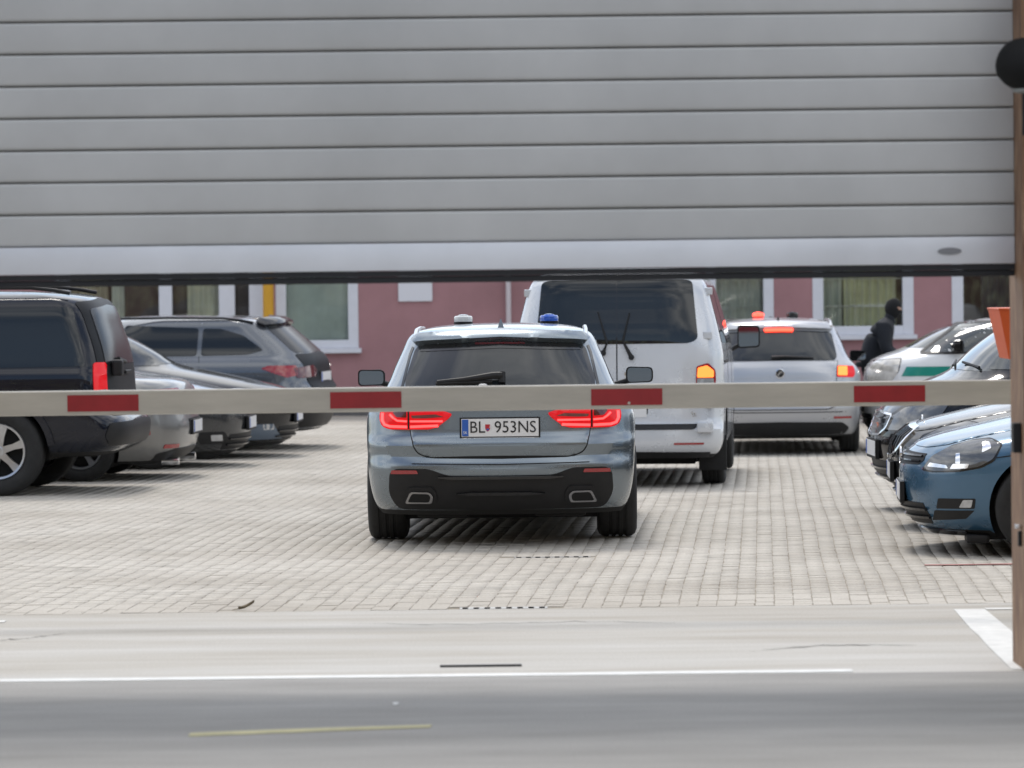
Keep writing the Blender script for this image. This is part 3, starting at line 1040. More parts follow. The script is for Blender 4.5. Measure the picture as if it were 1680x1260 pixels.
    # ---- a panel lying on the shell
    def patch(self, name, face, poly, m, off=.004, thick=.012, parent=None, step=.05, dome=0.0):
        bm = bmesh.new()
        vs = [bm.verts.new((a, b, 0)) for a, b in poly]
        bm.faces.new(vs)
        A = [p[0] for p in poly]; B = [p[1] for p in poly]
        for k, (lo, hi) in enumerate(((min(A), max(A)), (min(B), max(B)))):
            n = int((hi - lo) / step)
            for i in range(1, n + 1):
                c = lo + (hi - lo) * i / (n + 1)
                co = (c, 0, 0) if k == 0 else (0, c, 0)
                no = (1, 0, 0) if k == 0 else (0, 1, 0)
                bmesh.ops.bisect_plane(bm, geom=bm.verts[:] + bm.edges[:] + bm.faces[:], dist=1e-6, plane_co=co, plane_no=no)
        big = [f for f in bm.faces if len(f.verts) > 4]
        if big: bmesh.ops.triangulate(bm, faces=big)
        bm.verts.index_update()
        v2 = [(v.co.x, v.co.y) for v in bm.verts]
        fs = [[v.index for v in f.verts] for f in bm.faces]
        be = [(e.verts[0].index, e.verts[1].index) for e in bm.edges if e.is_boundary]
        bset = {i for e in be for i in e}
        bm.free()
        top, bot = [], []
        for i, (a, b) in enumerate(v2):
            p, n = self.PN(face, a, b)
            o_ = off - (dome if (dome and i in bset) else 0)
            top.append(p + n * o_)
            bot.append(p + n * (off - thick))
        f0 = fs[0]
        p, n = self.PN(face, *v2[f0[0]])
        nn = (top[f0[1]] - top[f0[0]]).cross(top[f0[2]] - top[f0[0]])
        if nn.dot(n) < 0:
            fs = [list(reversed(f)) for f in fs]
        N = len(top)
        allv = top + bot
        ed = {}
        for f in fs:
            for i in range(len(f)):
                ed[(f[i], f[(i + 1) % len(f)])] = 1
        rim = []
        for a, b in be:
            if (a, b) not in ed: a, b = b, a
            rim.append((b, a, a + N, b + N))
        return mesh_obj(name, allv, [tuple(f) for f in fs] + rim, m, parent or self.root, True, 40)
    def sym(self, name, face, poly, m, **k):
        """panel spanning the centre line from a half polygon (first and last points on x = 0)"""
        full = list(poly) + [(-a, b) for a, b in reversed(poly) if abs(a) > 1e-6]
        return self.patch(name, face, full, m, **k)
    def pair(self, name, face, poly, m, **k):
        out = []
        for s in (1, -1):
            kk = dict(k)
            par = kk.get('parent')
            if isinstance(par, (list, tuple)):
                kk['parent'] = par[0 if s > 0 else 1]
            if face == 'side':
                out.append(self.patch(name, 'right' if s > 0 else 'left', poly, m, **kk))
            else:
                out.append(self.patch(name, face, [(s * a, b) for a, b in poly], m, **kk))
        return out
    # ---- a ribbon lying on the shell
    def stroke(self, name, face, line, width, m, off=.006, thick=.008, parent=None, closed=False, build=True, mb=None):
        pts = [np.array(p, float) for p in line]
        if closed: pts = pts + [pts[0]]
        res = [pts[0]]
        for a, b in zip(pts, pts[1:]):
            n = max(1, int(np.linalg.norm(b - a) / .05))
            for i in range(1, n + 1):
                res.append(a + (b - a) * i / n)
        N = len(res)
        vs = []
        for i, p in enumerate(res):
            if closed and i in (0, N - 1):
                t = res[1] - res[N - 2]
            else:
                t = res[min(i + 1, N - 1)] - res[max(i - 1, 0)]
            t = t / (np.linalg.norm(t) + 1e-9)
            nrm = np.array([-t[1], t[0]]) * width / 2
            for s in (1, -1):
                q = p + nrm * s
                P_, n_ = self.PN(face, q[0], q[1])
                vs.append(P_ + n_ * off)
                vs.append(P_ + n_ * (off - thick))
        fs = []
        for i in range(N - 1):
            a = i * 4
            b = a + 4
            quad = [(a, a + 2, b + 2, b), (a + 1, a, b, b + 1), (a + 2, a + 3, b + 3, b + 2)]
            fs += quad
        fs += [(0, 1, 3, 2), ((N - 1) * 4, (N - 1) * 4 + 2, (N - 1) * 4 + 3, (N - 1) * 4 + 1)]
        P_, n_ = self.PN(face, *res[0])
        nn = (vs[2] - vs[0]).cross(vs[4] - vs[0])
        if nn.dot(n_) < 0: fs = [tuple(reversed(f)) for f in fs]
        if mb is not None:
            mb.add(vs, fs)
            return None
        return mesh_obj(name, vs, fs, m, parent or self.root, False)
    def spair(self, name, face, line, width, m, **k):
        for s, i in ((1, 0), (-1, 1)):
            kk = dict(k)
            par = kk.get('parent')
            if isinstance(par, (list, tuple)): kk['parent'] = par[i]
            if face == 'side':
                self.stroke(name, 'right' if s > 0 else 'left', line, width, m, **kk)
            else:
                self.stroke(name, face, [(s * a, b) for a, b in line], width, m, **kk)
    # ---- wheels
    def wheels(self, axles, Rt, tw, xc, rim_m=None, rr=None, spokes=5, zc=None):
        rim_m = rim_m or M_ALLOY
        rr = rr or Rt * .66
        for ya in axles:
            for s in (1, -1):
                h = tw / 2
                wh = MB().lathe([(rr * .9, -h * .5), (rr * .9, h * .1)], 28, axis='x').build('wheel', M_UNDER, self.root)
                wh.location = (s * xc, ya, Rt if zc is None else zc)
                if s < 0: wh.rotation_euler = (0, 0, math.pi)
                pr = [(rr, -h * .80), (rr + .02, -h * .94), (Rt - .05, -h), (Rt - .018, -h * .9), (Rt - .004, -h * .74), (Rt, -h * .5)]
                for g in (-.36, 0, .36):
                    pr += [(Rt, h * g - .013), (Rt - .008, h * g - .010), (Rt - .008, h * g + .010), (Rt, h * g + .013)]
                pr += [(Rt, h * .5), (Rt - .004, h * .74), (Rt - .018, h * .9), (Rt - .05, h), (rr + .02, h * .94), (rr, h * .80)]
                mb = MB()
                n = 48
                for r_, x_ in pr:
                    for k in range(n):
                        a = 2 * math.pi * k / n
                        mb.v.append((x_, r_ * math.cos(a), r_ * math.sin(a)))
                for i in range(len(pr) - 1):
                    for k in range(n):
                        a, b = i * n + k, i * n + (k + 1) % n
                        mb.f.append((a, a + n, b + n, b))
                mb.build('tyre', M_RUBBER, wh, True, 40)
                # rim: ring, spokes and hub cap facing outwards (+x)
                mb = MB()
                pr = [(rr * 1.0, h * .82), (rr * .97, h * .90), (rr * .90, h * .86), (rr * .88, h * .3)]
                b0 = 0
                for r_, x_ in pr:
                    for k in range(n):
                        a = 2 * math.pi * k / n
                        mb.v.append((x_, r_ * math.cos(a), r_ * math.sin(a)))
                for i in range(len(pr) - 1):
                    for k in range(n):
                        a, b = i * n + k, i * n + (k + 1) % n
                        mb.f.append((a, a + n, b + n, b))
                for k in range(spokes):
                    a = 2 * math.pi * k / spokes + .3
                    ca, sa = math.cos(a), math.sin(a)
                    vs = []
                    for r_, wd_, xo in ((rr * .12, rr * .13, h * .72), (rr * .55, rr * .10, h * .70), (rr * .92, rr * .15, h * .84)):
                        for q, xx in ((-1, xo), (1, xo), (1, xo - .035), (-1, xo - .035)):
                            y_, z_ = r_, q * wd_
                            vs.append((xx, y_ * ca - z_ * sa, y_ * sa + z_ * ca))
                    fs = [(i * 4 + j, i * 4 + (j + 1) % 4, i * 4 + 4 + (j + 1) % 4, i * 4 + 4 + j) for i in range(2) for j in range(4)]
                    mb.add(vs, fs)
                mb.lathe([(rr * .2, h * .5), (rr * .2, h * .76), (rr * .12, h * .80)], 20, axis='x')
                mb.build('rim', rim_m, wh, True, 35)
    def place(self, loc, ang, pitch=0.0, roll=0.0):
        self.root.location = loc
        self.root.rotation_euler = (R(pitch), R(roll), R(ang))
    def box(self, name, x0, x1, y0, y1, z0, z1, m, bev=0.0, parent=None, smooth=False):
        return MB().box(x0, x1, y0, y1, z0, z1, bev).build(name, m, parent or self.root, smooth)
    def underside(self, z=.2, mufflers=True):
        L = self.L
        mb = MB().box(-.66, .66, .70, L - .55, z - .045, z + .25).box(-.79, .79, 1.42, L - 1.62, z - (.06 if z > .18 else .035), z + .12, .03)  # second, wider box added low to block light and darken the ground beneath
        if mufflers:
            mb.box(-.58, -.22, .28, .70, z - .02, z + .12, .04).box(.22, .58, .28, .70, z - .02, z + .12, .04)
            mb.tube([(-.75, 1.0, .3), (.75, 1.0, .3)], .05, 10)
            mb.tube([(.1, .9, z + .02), (.05, 2.2, z), (.05, L - 1.3, z)], .035, 8)
        mb.build('underbody', M_UNDER, self.root)

def mirror(car, x, y, z, col, w=.2, h=.14, back=True):
    """door mirrors: shell, glass facing the rear, arm"""
    for s in (1, -1):
        bm = bmesh.new()
        bmesh.ops.create_cube(bm, size=1)
        for v in bm.verts:
            f = v.co.y > 0
            v.co = Vector((v.co.x * w * (.8 if f else 1), v.co.y * .13, v.co.z * h * (.75 if f else 1) * (1.0 if v.co.x * s < 0 else .86)))
        bmesh.ops.bevel(bm, geom=bm.edges[:], offset=.03, segments=3, affect='EDGES')
        mb = MB().addbm(bm)
        o = mb.build('door_mirror', col, car.root, True, 40)
        o.location = (s * x, y, z)
        gl = rpoly([(-w * .42, -h * .40), (w * .42, -h * .36), (w * .42, h * .36), (-w * .42, h * .40)], .03)
        gv = [(a, -.072, b) for a, b in gl]
        mesh_obj('mirror_glass', gv + [(a, -.06, b) for a, b in gl], [tuple(range(len(gl)))] + [(i, i + len(gl), (i + 1) % len(gl) + len(gl), (i + 1) % len(gl)) for i in range(len(gl))],
                 M_MGLASS, o)
        rm = rpoly([(-w * .47, -h * .46), (w * .47, -h * .42), (w * .47, h * .42), (-w * .47, h * .46)], .035)
        mesh_obj('mirror_rim', [(a, -.068, b) for a, b in rm] + [(a, -.05, b) for a, b in rm],
                 [tuple(range(len(rm)))] + [(i, i + len(rm), (i + 1) % len(rm) + len(rm), (i + 1) % len(rm)) for i in range(len(rm))], M_BLACK, o)
        MB().tube([(-s * w * .35, .01, -h * .3), (-s * (w * .5 + .08), .03, -h * .55)], .022, 8).build('mirror_arm', M_BLACK, o, True)
M_MGLASS = mat('mirror_glass', (0.20, 0.235, 0.27), rough=0.02, metal=1.0)

def plate(car, face, z0, z1, text=None, half=.26, y=None, gap=.014):
    """number plate: carrier, white plate, blue band, characters"""
    zc = (z0 + z1) / 2
    sgn = -1 if face == 'rear' else 1
    yy = y if y is not None else float(car.rear_y(0, zc) if face == 'rear' else car.front_y(0, zc))
    p = empty('number_plate')
    p.parent = car.root
    p.location = (0, yy + sgn * gap, zc)
    if sgn > 0: p.rotation_euler = (0, 0, math.pi)
    h = (z1 - z0) / 2
    # local frame: outside is -y, +x is the reader's right
    def bx_(name, x0, x1, y0, y1, a, b, m, bev=0.): return MB().box(x0, x1, y0, y1, a, b, bev).build(name, m, p)
    bx_('plate_carrier', -half - .012, half + .012, 0, .03, -h - .022, h + .01, M_BLACK, .004)
    bx_('plate_face', -half, half, -.004, -.0005, -h, h, M_WHITE, .001)
    bx_('blue_band', -half + .004, -half + .047, -.0065, -.0045, -h + .004, h - .004, M_PBLUE)
    if text:
        def t(s, size, x, z, m, name, sx=1.0):
            vs, fs = text_mesh(s, size)
            mesh_obj(name, [(x + v.x * sx, -.0070, z + v.y) for v in vs], fs, m, p)
        t('BL', .112, -.153, 0, M_TEXT, 'plate_text', .92)
        t('953NS', .112, .103, 0, M_TEXT, 'plate_text', .93)
        t('SK', .026, -half + .0255, -h * .55, M_WHITE, 'country_code')
        sh = [(-.016, .022), (.016, .022), (.017, -.004), (.010, -.018), (0, -.026), (-.010, -.018), (-.017, -.004)]
        mesh_obj('crest', [(x - .083, -.0072, z) for x, z in sh], [tuple(range(6, -1, -1))], M_PRED, p)
        sb = [(-.009, -.006), (.009, -.006), (.008, -.014), (0, -.021), (-.008, -.014)]
        mesh_obj('crest', [(x - .083, -.0078, z) for x, z in sb], [tuple(range(4, -1, -1))], M_PBLUE, p)
        mb = MB().box(-.064 - .0018, -.064 + .0018, -.0082, -.0079, -.006, .017).box(-.064 - .007, -.064 + .007, -.0083, -.0080, .009, .0115).box(-.064 - .009, -.064 + .009, -.0084, -.0081, .001, .0035)
        mb.build('crest', M_WHITE, p)
        # dealer strip under the plate
        mb = MB()
        mb.box(-half, half, -.003, -.0005, -h - .019, -h - .006)
        mb.build('dealer_strip', mat('dealer_strip', (0.30, 0.30, 0.31), rough=0.4), p)
        mb = MB()
        for x0, x1 in ((-.25, -.225), (-.215, -.195), (-.18, -.06), (-.045, .02), (.03, .12), (.13, .23)):
            mb.box(x0, x1, -.0045, -.0032, -h - .016, -h - .009)
        mb.build('dealer_lettering', M_WHITE, p)
    return p

def disc_logo(parent, loc, r, kind, m_ring, m_in, sgn=-1):
    """round badge standing on a panel; outside is -y when sgn is -1"""
    root = empty('badge')
    root.parent = parent
    root.location = loc
    if sgn > 0: root.rotation_euler = (0, 0, math.pi)
    MB().lathe([(r, 0), (r, -.010), (r * .86, -.012), (r * .84, -.006)], 32, axis='y').build('badge_ring', m_ring, root, True)
    MB().lathe([(r * .84, -.004), (r * .82, -.0065)], 32, axis='y').build('badge_field', m_in, root)
    mb = MB()
    def bar(a, b, w):
        a, b = np.array(a) * r, np.array(b) * r
        t = (b - a) / np.linalg.norm(b - a)
        n = np.array([-t[1], t[0]]) * w * r / 2
        q = [a + n, b + n, b - n, a - n]
        mb.add([(p[0], -.011, p[1]) for p in q] + [(p[0], -.006, p[1]) for p in q],
               [(3, 2, 1, 0), (0, 1, 5, 4), (1, 2, 6, 5), (2, 3, 7, 6), (3, 0, 4, 7)])
    if kind == 'letters':
        bar((-.42, .72), (0, .1), .17); bar((.42, .72), (0, .1), .17)
        bar((-.78, .30), (-.36, -.70), .17); bar((-.36, -.70), (0, -.02), .17)
        bar((.78, .30), (.36, -.70), .17); bar((.36, -.70), (0, -.02), .17)
    elif kind == 'quarters':
        def quad(a0, m):
            ps = [(0, 0)] + [(r * .62 * math.cos(a), r * .62 * math.sin(a)) for a in np.linspace(a0, a0 + math.pi / 2, 8)]
            mesh_obj('badge_quarter', [(x, -.008, z) for x, z in ps], [tuple(range(len(ps)))], m, root)
        quad(0, M_PBLUE); quad(math.pi / 2, M_WHITE); quad(math.pi, M_PBLUE); quad(-math.pi / 2, M_WHITE)
    else:
        bar((-.5, -.45), (.15, .35), .22); bar((.15, .35), (.55, .1), .2); bar((-.1, .55), (.3, .1), .14)
    if mb.v: mb.build('badge_mark', m_ring, root)
    return root

# ------------------------------------------------------------------ archetypes
def estate(name):
    c = Car(name,
        w=[(.20, .83), (.26, .872), (.36, .902), (.5, .920), (.65, .928), (.78, .932), (.86, .928), (.93, .905), (.99, .86), (1.04, .81), (1.10, .775),
           (1.2, .735), (1.32, .682), (1.39, .652), (1.425, .622), (1.455, .55), (1.482, .38), (1.492, .14)],
        yr=[(.20, .20), (.26, .10), (.34, .055), (.46, .012), (.53, 0), (.575, .018), (.60, .036), (.64, .028), (.685, .016), (.700, .026), (.73, .058), (.78, .072), (.85, .080), (.93, .090),
            (1.0, .12), (1.06, .165), (1.2, .315), (1.34, .478), (1.385, .53), (1.41, .58), (1.445, .78), (1.470, 1.1), (1.486, 1.45), (1.492, 1.65)],
        yf=[(.20, 4.70), (.3, 4.88), (.45, 4.94), (.6, 4.94), (.7, 4.90), (.78, 4.72), (.85, 4.40), (.92, 4.0), (.98, 3.65), (1.03, 3.45), (1.1, 3.30), (1.25, 2.98),
            (1.36, 2.68), (1.42, 2.50), (1.46, 2.36), (1.484, 2.18), (1.492, 1.95)],
        ar=.40, af=.75, nr=3.0, mr=2.0)
    return c

def hatch(name):
    return Car(name,
        w=[(.13, .78), (.18, .83), (.28, .868), (.42, .888), (.6, .90), (.76, .898), (.86, .885), (.93, .86), (.98, .825), (1.1, .765), (1.28, .675), (1.37, .60), (1.42, .49), (1.445, .32), (1.455, .12)],
        yr=[(.13, .2), (.2, .10), (.32, .03), (.5, 0), (.6, .015), (.8, .04), (.92, .06), (1.0, .10), (1.2, .25), (1.34, .38), (1.40, .48), (1.43, .65), (1.447, .95), (1.455, 1.2)],
        yf=[(.13, 4.06), (.2, 4.17), (.3, 4.225), (.42, 4.25), (.52, 4.255), (.62, 4.23), (.70, 4.15), (.755, 4.0), (.80, 3.82), (.86, 3.55), (.92, 3.25), (.96, 3.05), (1.0, 2.92), (1.1, 2.76), (1.28, 2.42), (1.37, 2.2),
            (1.42, 1.98), (1.445, 1.75), (1.455, 1.6)],
        ar=.42, af=.72, nr=2.6, nf=2.3, mf=1.75)

def suv(name):
    return Car(name,
        w=[(.34, .80), (.40, .87), (.5, .90), (.7, .915), (.95, .925), (1.04, .915), (1.10, .885), (1.2, .865), (1.4, .83), (1.6, .785), (1.68, .74), (1.72, .66), (1.75, .48), (1.765, .2)],
        yr=[(.34, .2), (.40, .07), (.48, .01), (.58, 0), (.66, .03), (.70, .10), (.9, .13), (1.08, .14), (1.2, .16), (1.45, .235), (1.62, .30), (1.68, .36), (1.72, .5), (1.75, .8), (1.765, 1.1)],
        yf=[(.34, 4.5), (.45, 4.7), (.6, 4.74), (.85, 4.72), (.95, 4.62), (1.02, 4.3), (1.08, 3.8), (1.12, 3.5), (1.2, 3.35), (1.45, 2.98), (1.62, 2.68), (1.69, 2.45), (1.73, 2.2), (1.755, 1.9), (1.765, 1.7)],
        ar=.26, af=.55, nr=4.0, mr=2.0, nf=3.0)

def greenhouse(c, rw, ws, sides, glass=None, rglass=None):
    glass = glass or M_GLASS
    if rw: c.sym('rear_window', 'rear', rw, rglass or glass, off=.004, thick=.012)
    if ws: c.sym('windscreen', 'front', ws, glass, off=.004, thick=.012)
    for s in sides:
        c.pair('side_window', 'side', rpoly(s, .035), glass, off=.004, thick=.012)

def rails(c, x, y0, y1, z, m, r=.014):
    for s in (1, -1):
        pts = [(s * x, y0, z - .05), (s * x, y0 + .14, z - .022), (s * x, y0 + .34, z + .002), (s * x, (y0 + y1) / 2, z + .012), (s * x, y1 - .2, z + .004), (s * x, y1 - .05, z - .012), (s * x, y1, z - .04)]
        MB().tube(pts, r, 8).build('roof_rail', m, c.root, True)

def shark_fin(c, y, z, m):
    vs = [(-.022, y, z), (.022, y, z), (.018, y + .13, z), (-.018, y + .13, z), (-.004, y + .012, z + .062), (.004, y + .012, z + .062), (.003, y + .05, z + .05), (-.003, y + .05, z + .05)]
    mesh_obj('antenna_fin', vs, [(0, 3, 2, 1), (4, 5, 6, 7), (0, 1, 5, 4), (1, 2, 6, 5), (2, 3, 7, 6), (3, 0, 4, 7)], m, c.root)

def beacon(c, x, y, z, m, name='roof_beacon'):
    b = MB().lathe([(.068, 0), (.070, .012), (.062, .016)], 28).build(name, M_BLACK, c.root, True)
    b.location = (x, y, z)
    MB().lathe([(.066, .0165), (.068, .03), (.066, .050), (.058, .058), (.036, .060), (.034, .066), (.012, .069)], 28).build('beacon_lens', m, b, True)
    return b

def seams(c, lines, parent=None, w=.007):
    for ln in lines:
        c.spair('panel_gap', 'side', ln, w, M_GAP, off=.0015, thick=.004)

# ------------------------------------------------------------------ 1. the estate car driving in
P_BLUE = paint('bluestone_metallic', (0.185, 0.22, 0.25), metal=0.75, rough=0.27, noise=0.05)
bm_ = estate('estate_car')
AX = (0.93, 3.905)
bm_.body(P_BLUE, AX, .375, .335, .56, nz=84)
bm_.wheels(AX, .338, .275, .793, M_ALLOY, .24)
bm_.underside(.195)
greenhouse(bm_, None, [(0, 1.06), (.60, 1.05), (.66, 1.09), (.52, 1.40), (0, 1.42)],
           [[(.62, 1.09), (.78, 1.075), (1.25, 1.07), (1.25, 1.36), (1.1, 1.37), (.92, 1.33)], [(1.29, 1.07), (2.15, 1.06), (2.15, 1.385), (1.29, 1.365)], [(2.21, 1.06), (3.15, 1.06), (2.55, 1.36), (2.21, 1.385)]])
seams(bm_, [[(1.18, .62), (1.22, .8), (1.24, 1.05)], [(2.18, .25), (2.18, 1.05)], [(3.2, .25), (3.22, 1.03)]])
# tailgate panel with its shut line
TG = rpoly([(0, .592), (.46, .598), (.555, .628), (.592, .70), (.606, .80), (.640, .93), (.655, 1.01), (.63, 1.055), (0, 1.062)], [0, .03, .05, .05, .03, .03, .02, .02, 0])
bm_.sym('tailgate_gap', 'rear', [(a * 1.012, b - .008 if b < .7 else b) for a, b in TG], M_GAP, off=.005, thick=.006)
tg = bm_.sym('tailgate', 'rear', TG, P_BLUE, off=.013, thick=.014, step=.022, dome=.004)
rwp = rpoly([(0, 1.068), (.60, 1.064), (.615, 1.10), (.555, 1.315), (.52, 1.345), (0, 1.368)], [0, .02, .02, .03, .03, 0])
bm_.sym('rear_window_frame', 'rear', [(a * 1.055, 1.064 if b < 1.1 else b + .006) for a, b in rwp], M_GLOSSB, off=.004, thick=.012)
rw = bm_.sym('rear_window', 'rear', rwp, M_GLASS, off=.010, thick=.012)
bm_.sym('painted_spoiler_shadow', 'rear', rpoly([(0, 1.318), (.50, 1.300), (.548, 1.302), (.515, 1.342), (0, 1.364)], .004), M_GLOSSB, off=.0125, thick=.004, parent=rw)  # black strip stands in for the spoiler's shadow and reflection on the glass
# roof spoiler
spb = bm_.sym('roof_spoiler', 'rear', rpoly([(0, 1.366), (.50, 1.346), (.575, 1.338), (.590, 1.360), (.555, 1.392), (0, 1.414)], [0, .01, .02, .02, .03, 0]), P_BLUE, off=.055, thick=.060, step=.02, dome=.003)
bm_.sym('high_brake_light', 'rear', [(0, 1.345), (.17, 1.343), (.17, 1.354), (0, 1.356)], M_DRED, off=.016, thick=.008, parent=spb)
bm_.spair('pillar_trim', 'rear', [(.668, 1.06), (.655, 1.12), (.618, 1.29), (.60, 1.335)], .016, M_GLOSSB, off=.006)
# rear lights
TLo = rpoly([(.318, .888), (.345, .856), (.42, .800), (.475, .783), (.752, .785), (.795, .806), (.812, .862), (.800, .918), (.62, .934), (.40, .914)], .025)
tl = bm_.pair('tail_light', 'rear', TLo, M_RGLOW, off=.026, thick=.03, step=.025, dome=.006)
bm_.spair('light_bar', 'rear', [(.415, .808), (.60, .801)], .017, M_RLIT, off=.0285, parent=tl)
bm_.spair('light_bar', 'rear', [(.622, .801), (.735, .804), (.770, .816), (.785, .845), (.783, .890)], .018, M_RLIT, off=.0285, parent=tl)
bm_.spair('light_bar', 'rear', [(.385, .838), (.60, .838)], .013, M_RLIT, off=.0285, parent=tl)
bm_.spair('light_bar', 'rear', [(.622, .838), (.685, .842), (.712, .860), (.735, .882)], .013, M_RLIT, off=.0285, parent=tl)
bm_.pair('lamp_divider', 'rear', [(.606, .786), (.616, .786), (.616, .932), (.606, .932)], M_GAP, off=.0295, thick=.006, parent=tl)
bm_.pair('reversing_lens', 'rear', rpoly([(.375, .866), (.50, .858), (.585, .858), (.595, .876), (.43, .884)], .008), mat('smoky_red_lens', (0.16, 0.05, 0.05), rough=0.08, coat=1.0), off=.0285, thick=.006, parent=tl)
bm_.pair('dark_lens', 'rear', rpoly([(.625, .862), (.69, .866), (.715, .895), (.70, .905), (.625, .908)], .008), M_DRED, off=.0285, thick=.006, parent=tl)
# bumper insert, reflectors, exhausts
BI = rpoly([(0, .472), (.36, .474), (.455, .510), (.50, .522), (.71, .522), (.752, .492), (.762, .35), (.70, .245), (0, .238)], [0, .05, .05, .02, .03, .04, .05, .05, 0])
bi = bm_.sym('bumper_insert', 'rear', BI, M_BLACK, off=.004, thick=.010, step=.04)
bm_.sym('insert_ledge', 'rear', rpoly([(0, .452), (.33, .452), (.42, .462), (.42, .470), (.33, .471), (0, .470)], .003), M_GLOSSB, off=.022, thick=.020, parent=bi)
bm_.sym('insert_ledge', 'rear', rpoly([(0, .345), (.20, .346), (.30, .356), (.20, .366), (0, .366)], .003), M_GLOSSB, off=.026, thick=.024, parent=bi)
bm_.pair('rear_reflector', 'rear', rpoly([(.555, .489), (.742, .487), (.735, .512), (.565, .512)], .006), M_RED, off=.009, thick=.008)
EXs = rpoly([(.438, .29), (.665, .285), (.625, .398), (.46, .402), (.43, .35)], .02)
EXo = rpoly([(.462, .296), (.642, .296), (.605, .374), (.478, .372), (.452, .345)], .018)
EXi = rpoly([(.478, .306), (.622, .306), (.594, .362), (.488, .360), (.470, .342)], .015)
ex = bm_.pair('exhaust_surround', 'rear', EXs, M_BLACK, off=.016, thick=.014)
et = bm_.pair('exhaust_tip', 'rear', EXo, mat('dark_chrome', (0.32, 0.32, 0.33), rough=0.25, metal=1.0), off=.028, thick=.05)
bm_.pair('exhaust_opening', 'rear', EXi, M_GAP, off=.0295, thick=.004, parent=et)
bm_.stroke('bumper_line', 'rear', [(-.60, .556), (0, .548), (.60, .556)], .006, M_GAP, off=.0008, thick=.002)
plate(bm_, 'rear', .735, .855, text=True, gap=.034)
disc_logo(bm_.root, (0, float(bm_.rear_y(0, .985)) - .008, .985), .041, 'quarters', M_CHROME, M_GLOSSB)
# rear wiper
mb = MB()
def on(c, face, a, b, off): 
    p, n = c.PN(face, a, b)
    return p + n * off
mb.tube([on(bm_, 'rear', .015, 1.112, .045), on(bm_, 'rear', -.05, 1.108, .05), on(bm_, 'rear', -.24, 1.094, .034), on(bm_, 'rear', -.42, 1.084, .026)], [.026, .024, .017, .014], 8)
mb.tube([on(bm_, 'rear', .015, 1.085, .012), on(bm_, 'rear', .015, 1.128, .05)], .024, 10)
wp = mb.build('rear_wiper', M_BLACK, bm_.root, True)
bm_.stroke('wiper_blade', 'rear', [(-.43, 1.079), (-.05, 1.088)], .014, M_RUBBER, off=.03, thick=.02, parent=wp)
rails(bm_, .592, .72, 2.75, 1.448, mat('satin_rail', (0.62, 0.63, 0.65), rough=0.25, metal=0.9))
shark_fin(bm_, .95, 1.460, P_BLUE)
beacon(bm_, -.285, 1.9, 1.486, mat('beacon_clear', (0.62, 0.64, 0.64), rough=0.15, coat=0.6))
beacon(bm_, .335, 1.9, 1.484, mat('beacon_blue', (0.015, 0.10, 0.50), rough=0.12, coat=0.8))
mirror(bm_, 1.005, 3.02, 1.085, P_BLUE, .215, .135)
bm_.place((-.085, 25.95, 0.002), -0.7, -.36)
tag(bm_.root, 'blue grey estate car with white and blue roof beacons driving in behind the barrier', 'car')

# ------------------------------------------------------------------ 2. white van
P_WHITE = paint('silver_white_paint', (0.60, 0.62, 0.65), metal=0.25, rough=0.28, noise=0.03)
vn = Car('van',
    w=[(.27, .84), (.34, .91), (.45, .94), (.8, .950), (1.15, .948), (1.26, .935), (1.34, .918), (1.6, .855), (1.8, .795), (1.88, .74), (1.935, .62), (1.96, .45), (1.97, .2)],
    yr=[(.27, .14), (.33, .03), (.42, 0), (.52, .0), (.545, .015), (.56, .05), (.62, .065), (1.0, .075), (1.3, .095), (1.6, .145), (1.82, .19), (1.88, .23), (1.935, .36), (1.96, .6), (1.97, 1.0)],
    yf=[(.27, 4.7), (.4, 4.87), (.6, 4.89), (.8, 4.84), (.95, 4.66), (1.05, 4.35), (1.12, 4.08), (1.2, 3.92), (1.5, 3.5), (1.75, 3.15), (1.87, 2.92), (1.935, 2.6), (1.96, 2.3), (1.97, 2.0)],
    ar=.20, af=.6, nr=5.0, mr=2.0, nf=3.0, bow=.012)
VA = (.99, 3.99)
vn.body(P_WHITE, VA, .40, .34, .58, nz=72)
vn.wheels(VA, .335, .215, .825, M_ALLOY, .215)
vn.underside(.24, False)
greenhouse(vn, None, [(0, 1.16), (.70, 1.14), (.80, 1.2), (.70, 1.80), (0, 1.84)],
           [[(.32, 1.29), (1.45, 1.27), (1.45, 1.80), (.38, 1.80)], [(1.55, 1.27), (2.75, 1.26), (2.75, 1.80), (1.55, 1.80)], [(2.85, 1.25), (3.95, 1.22), (3.35, 1.70), (2.85, 1.80)]])
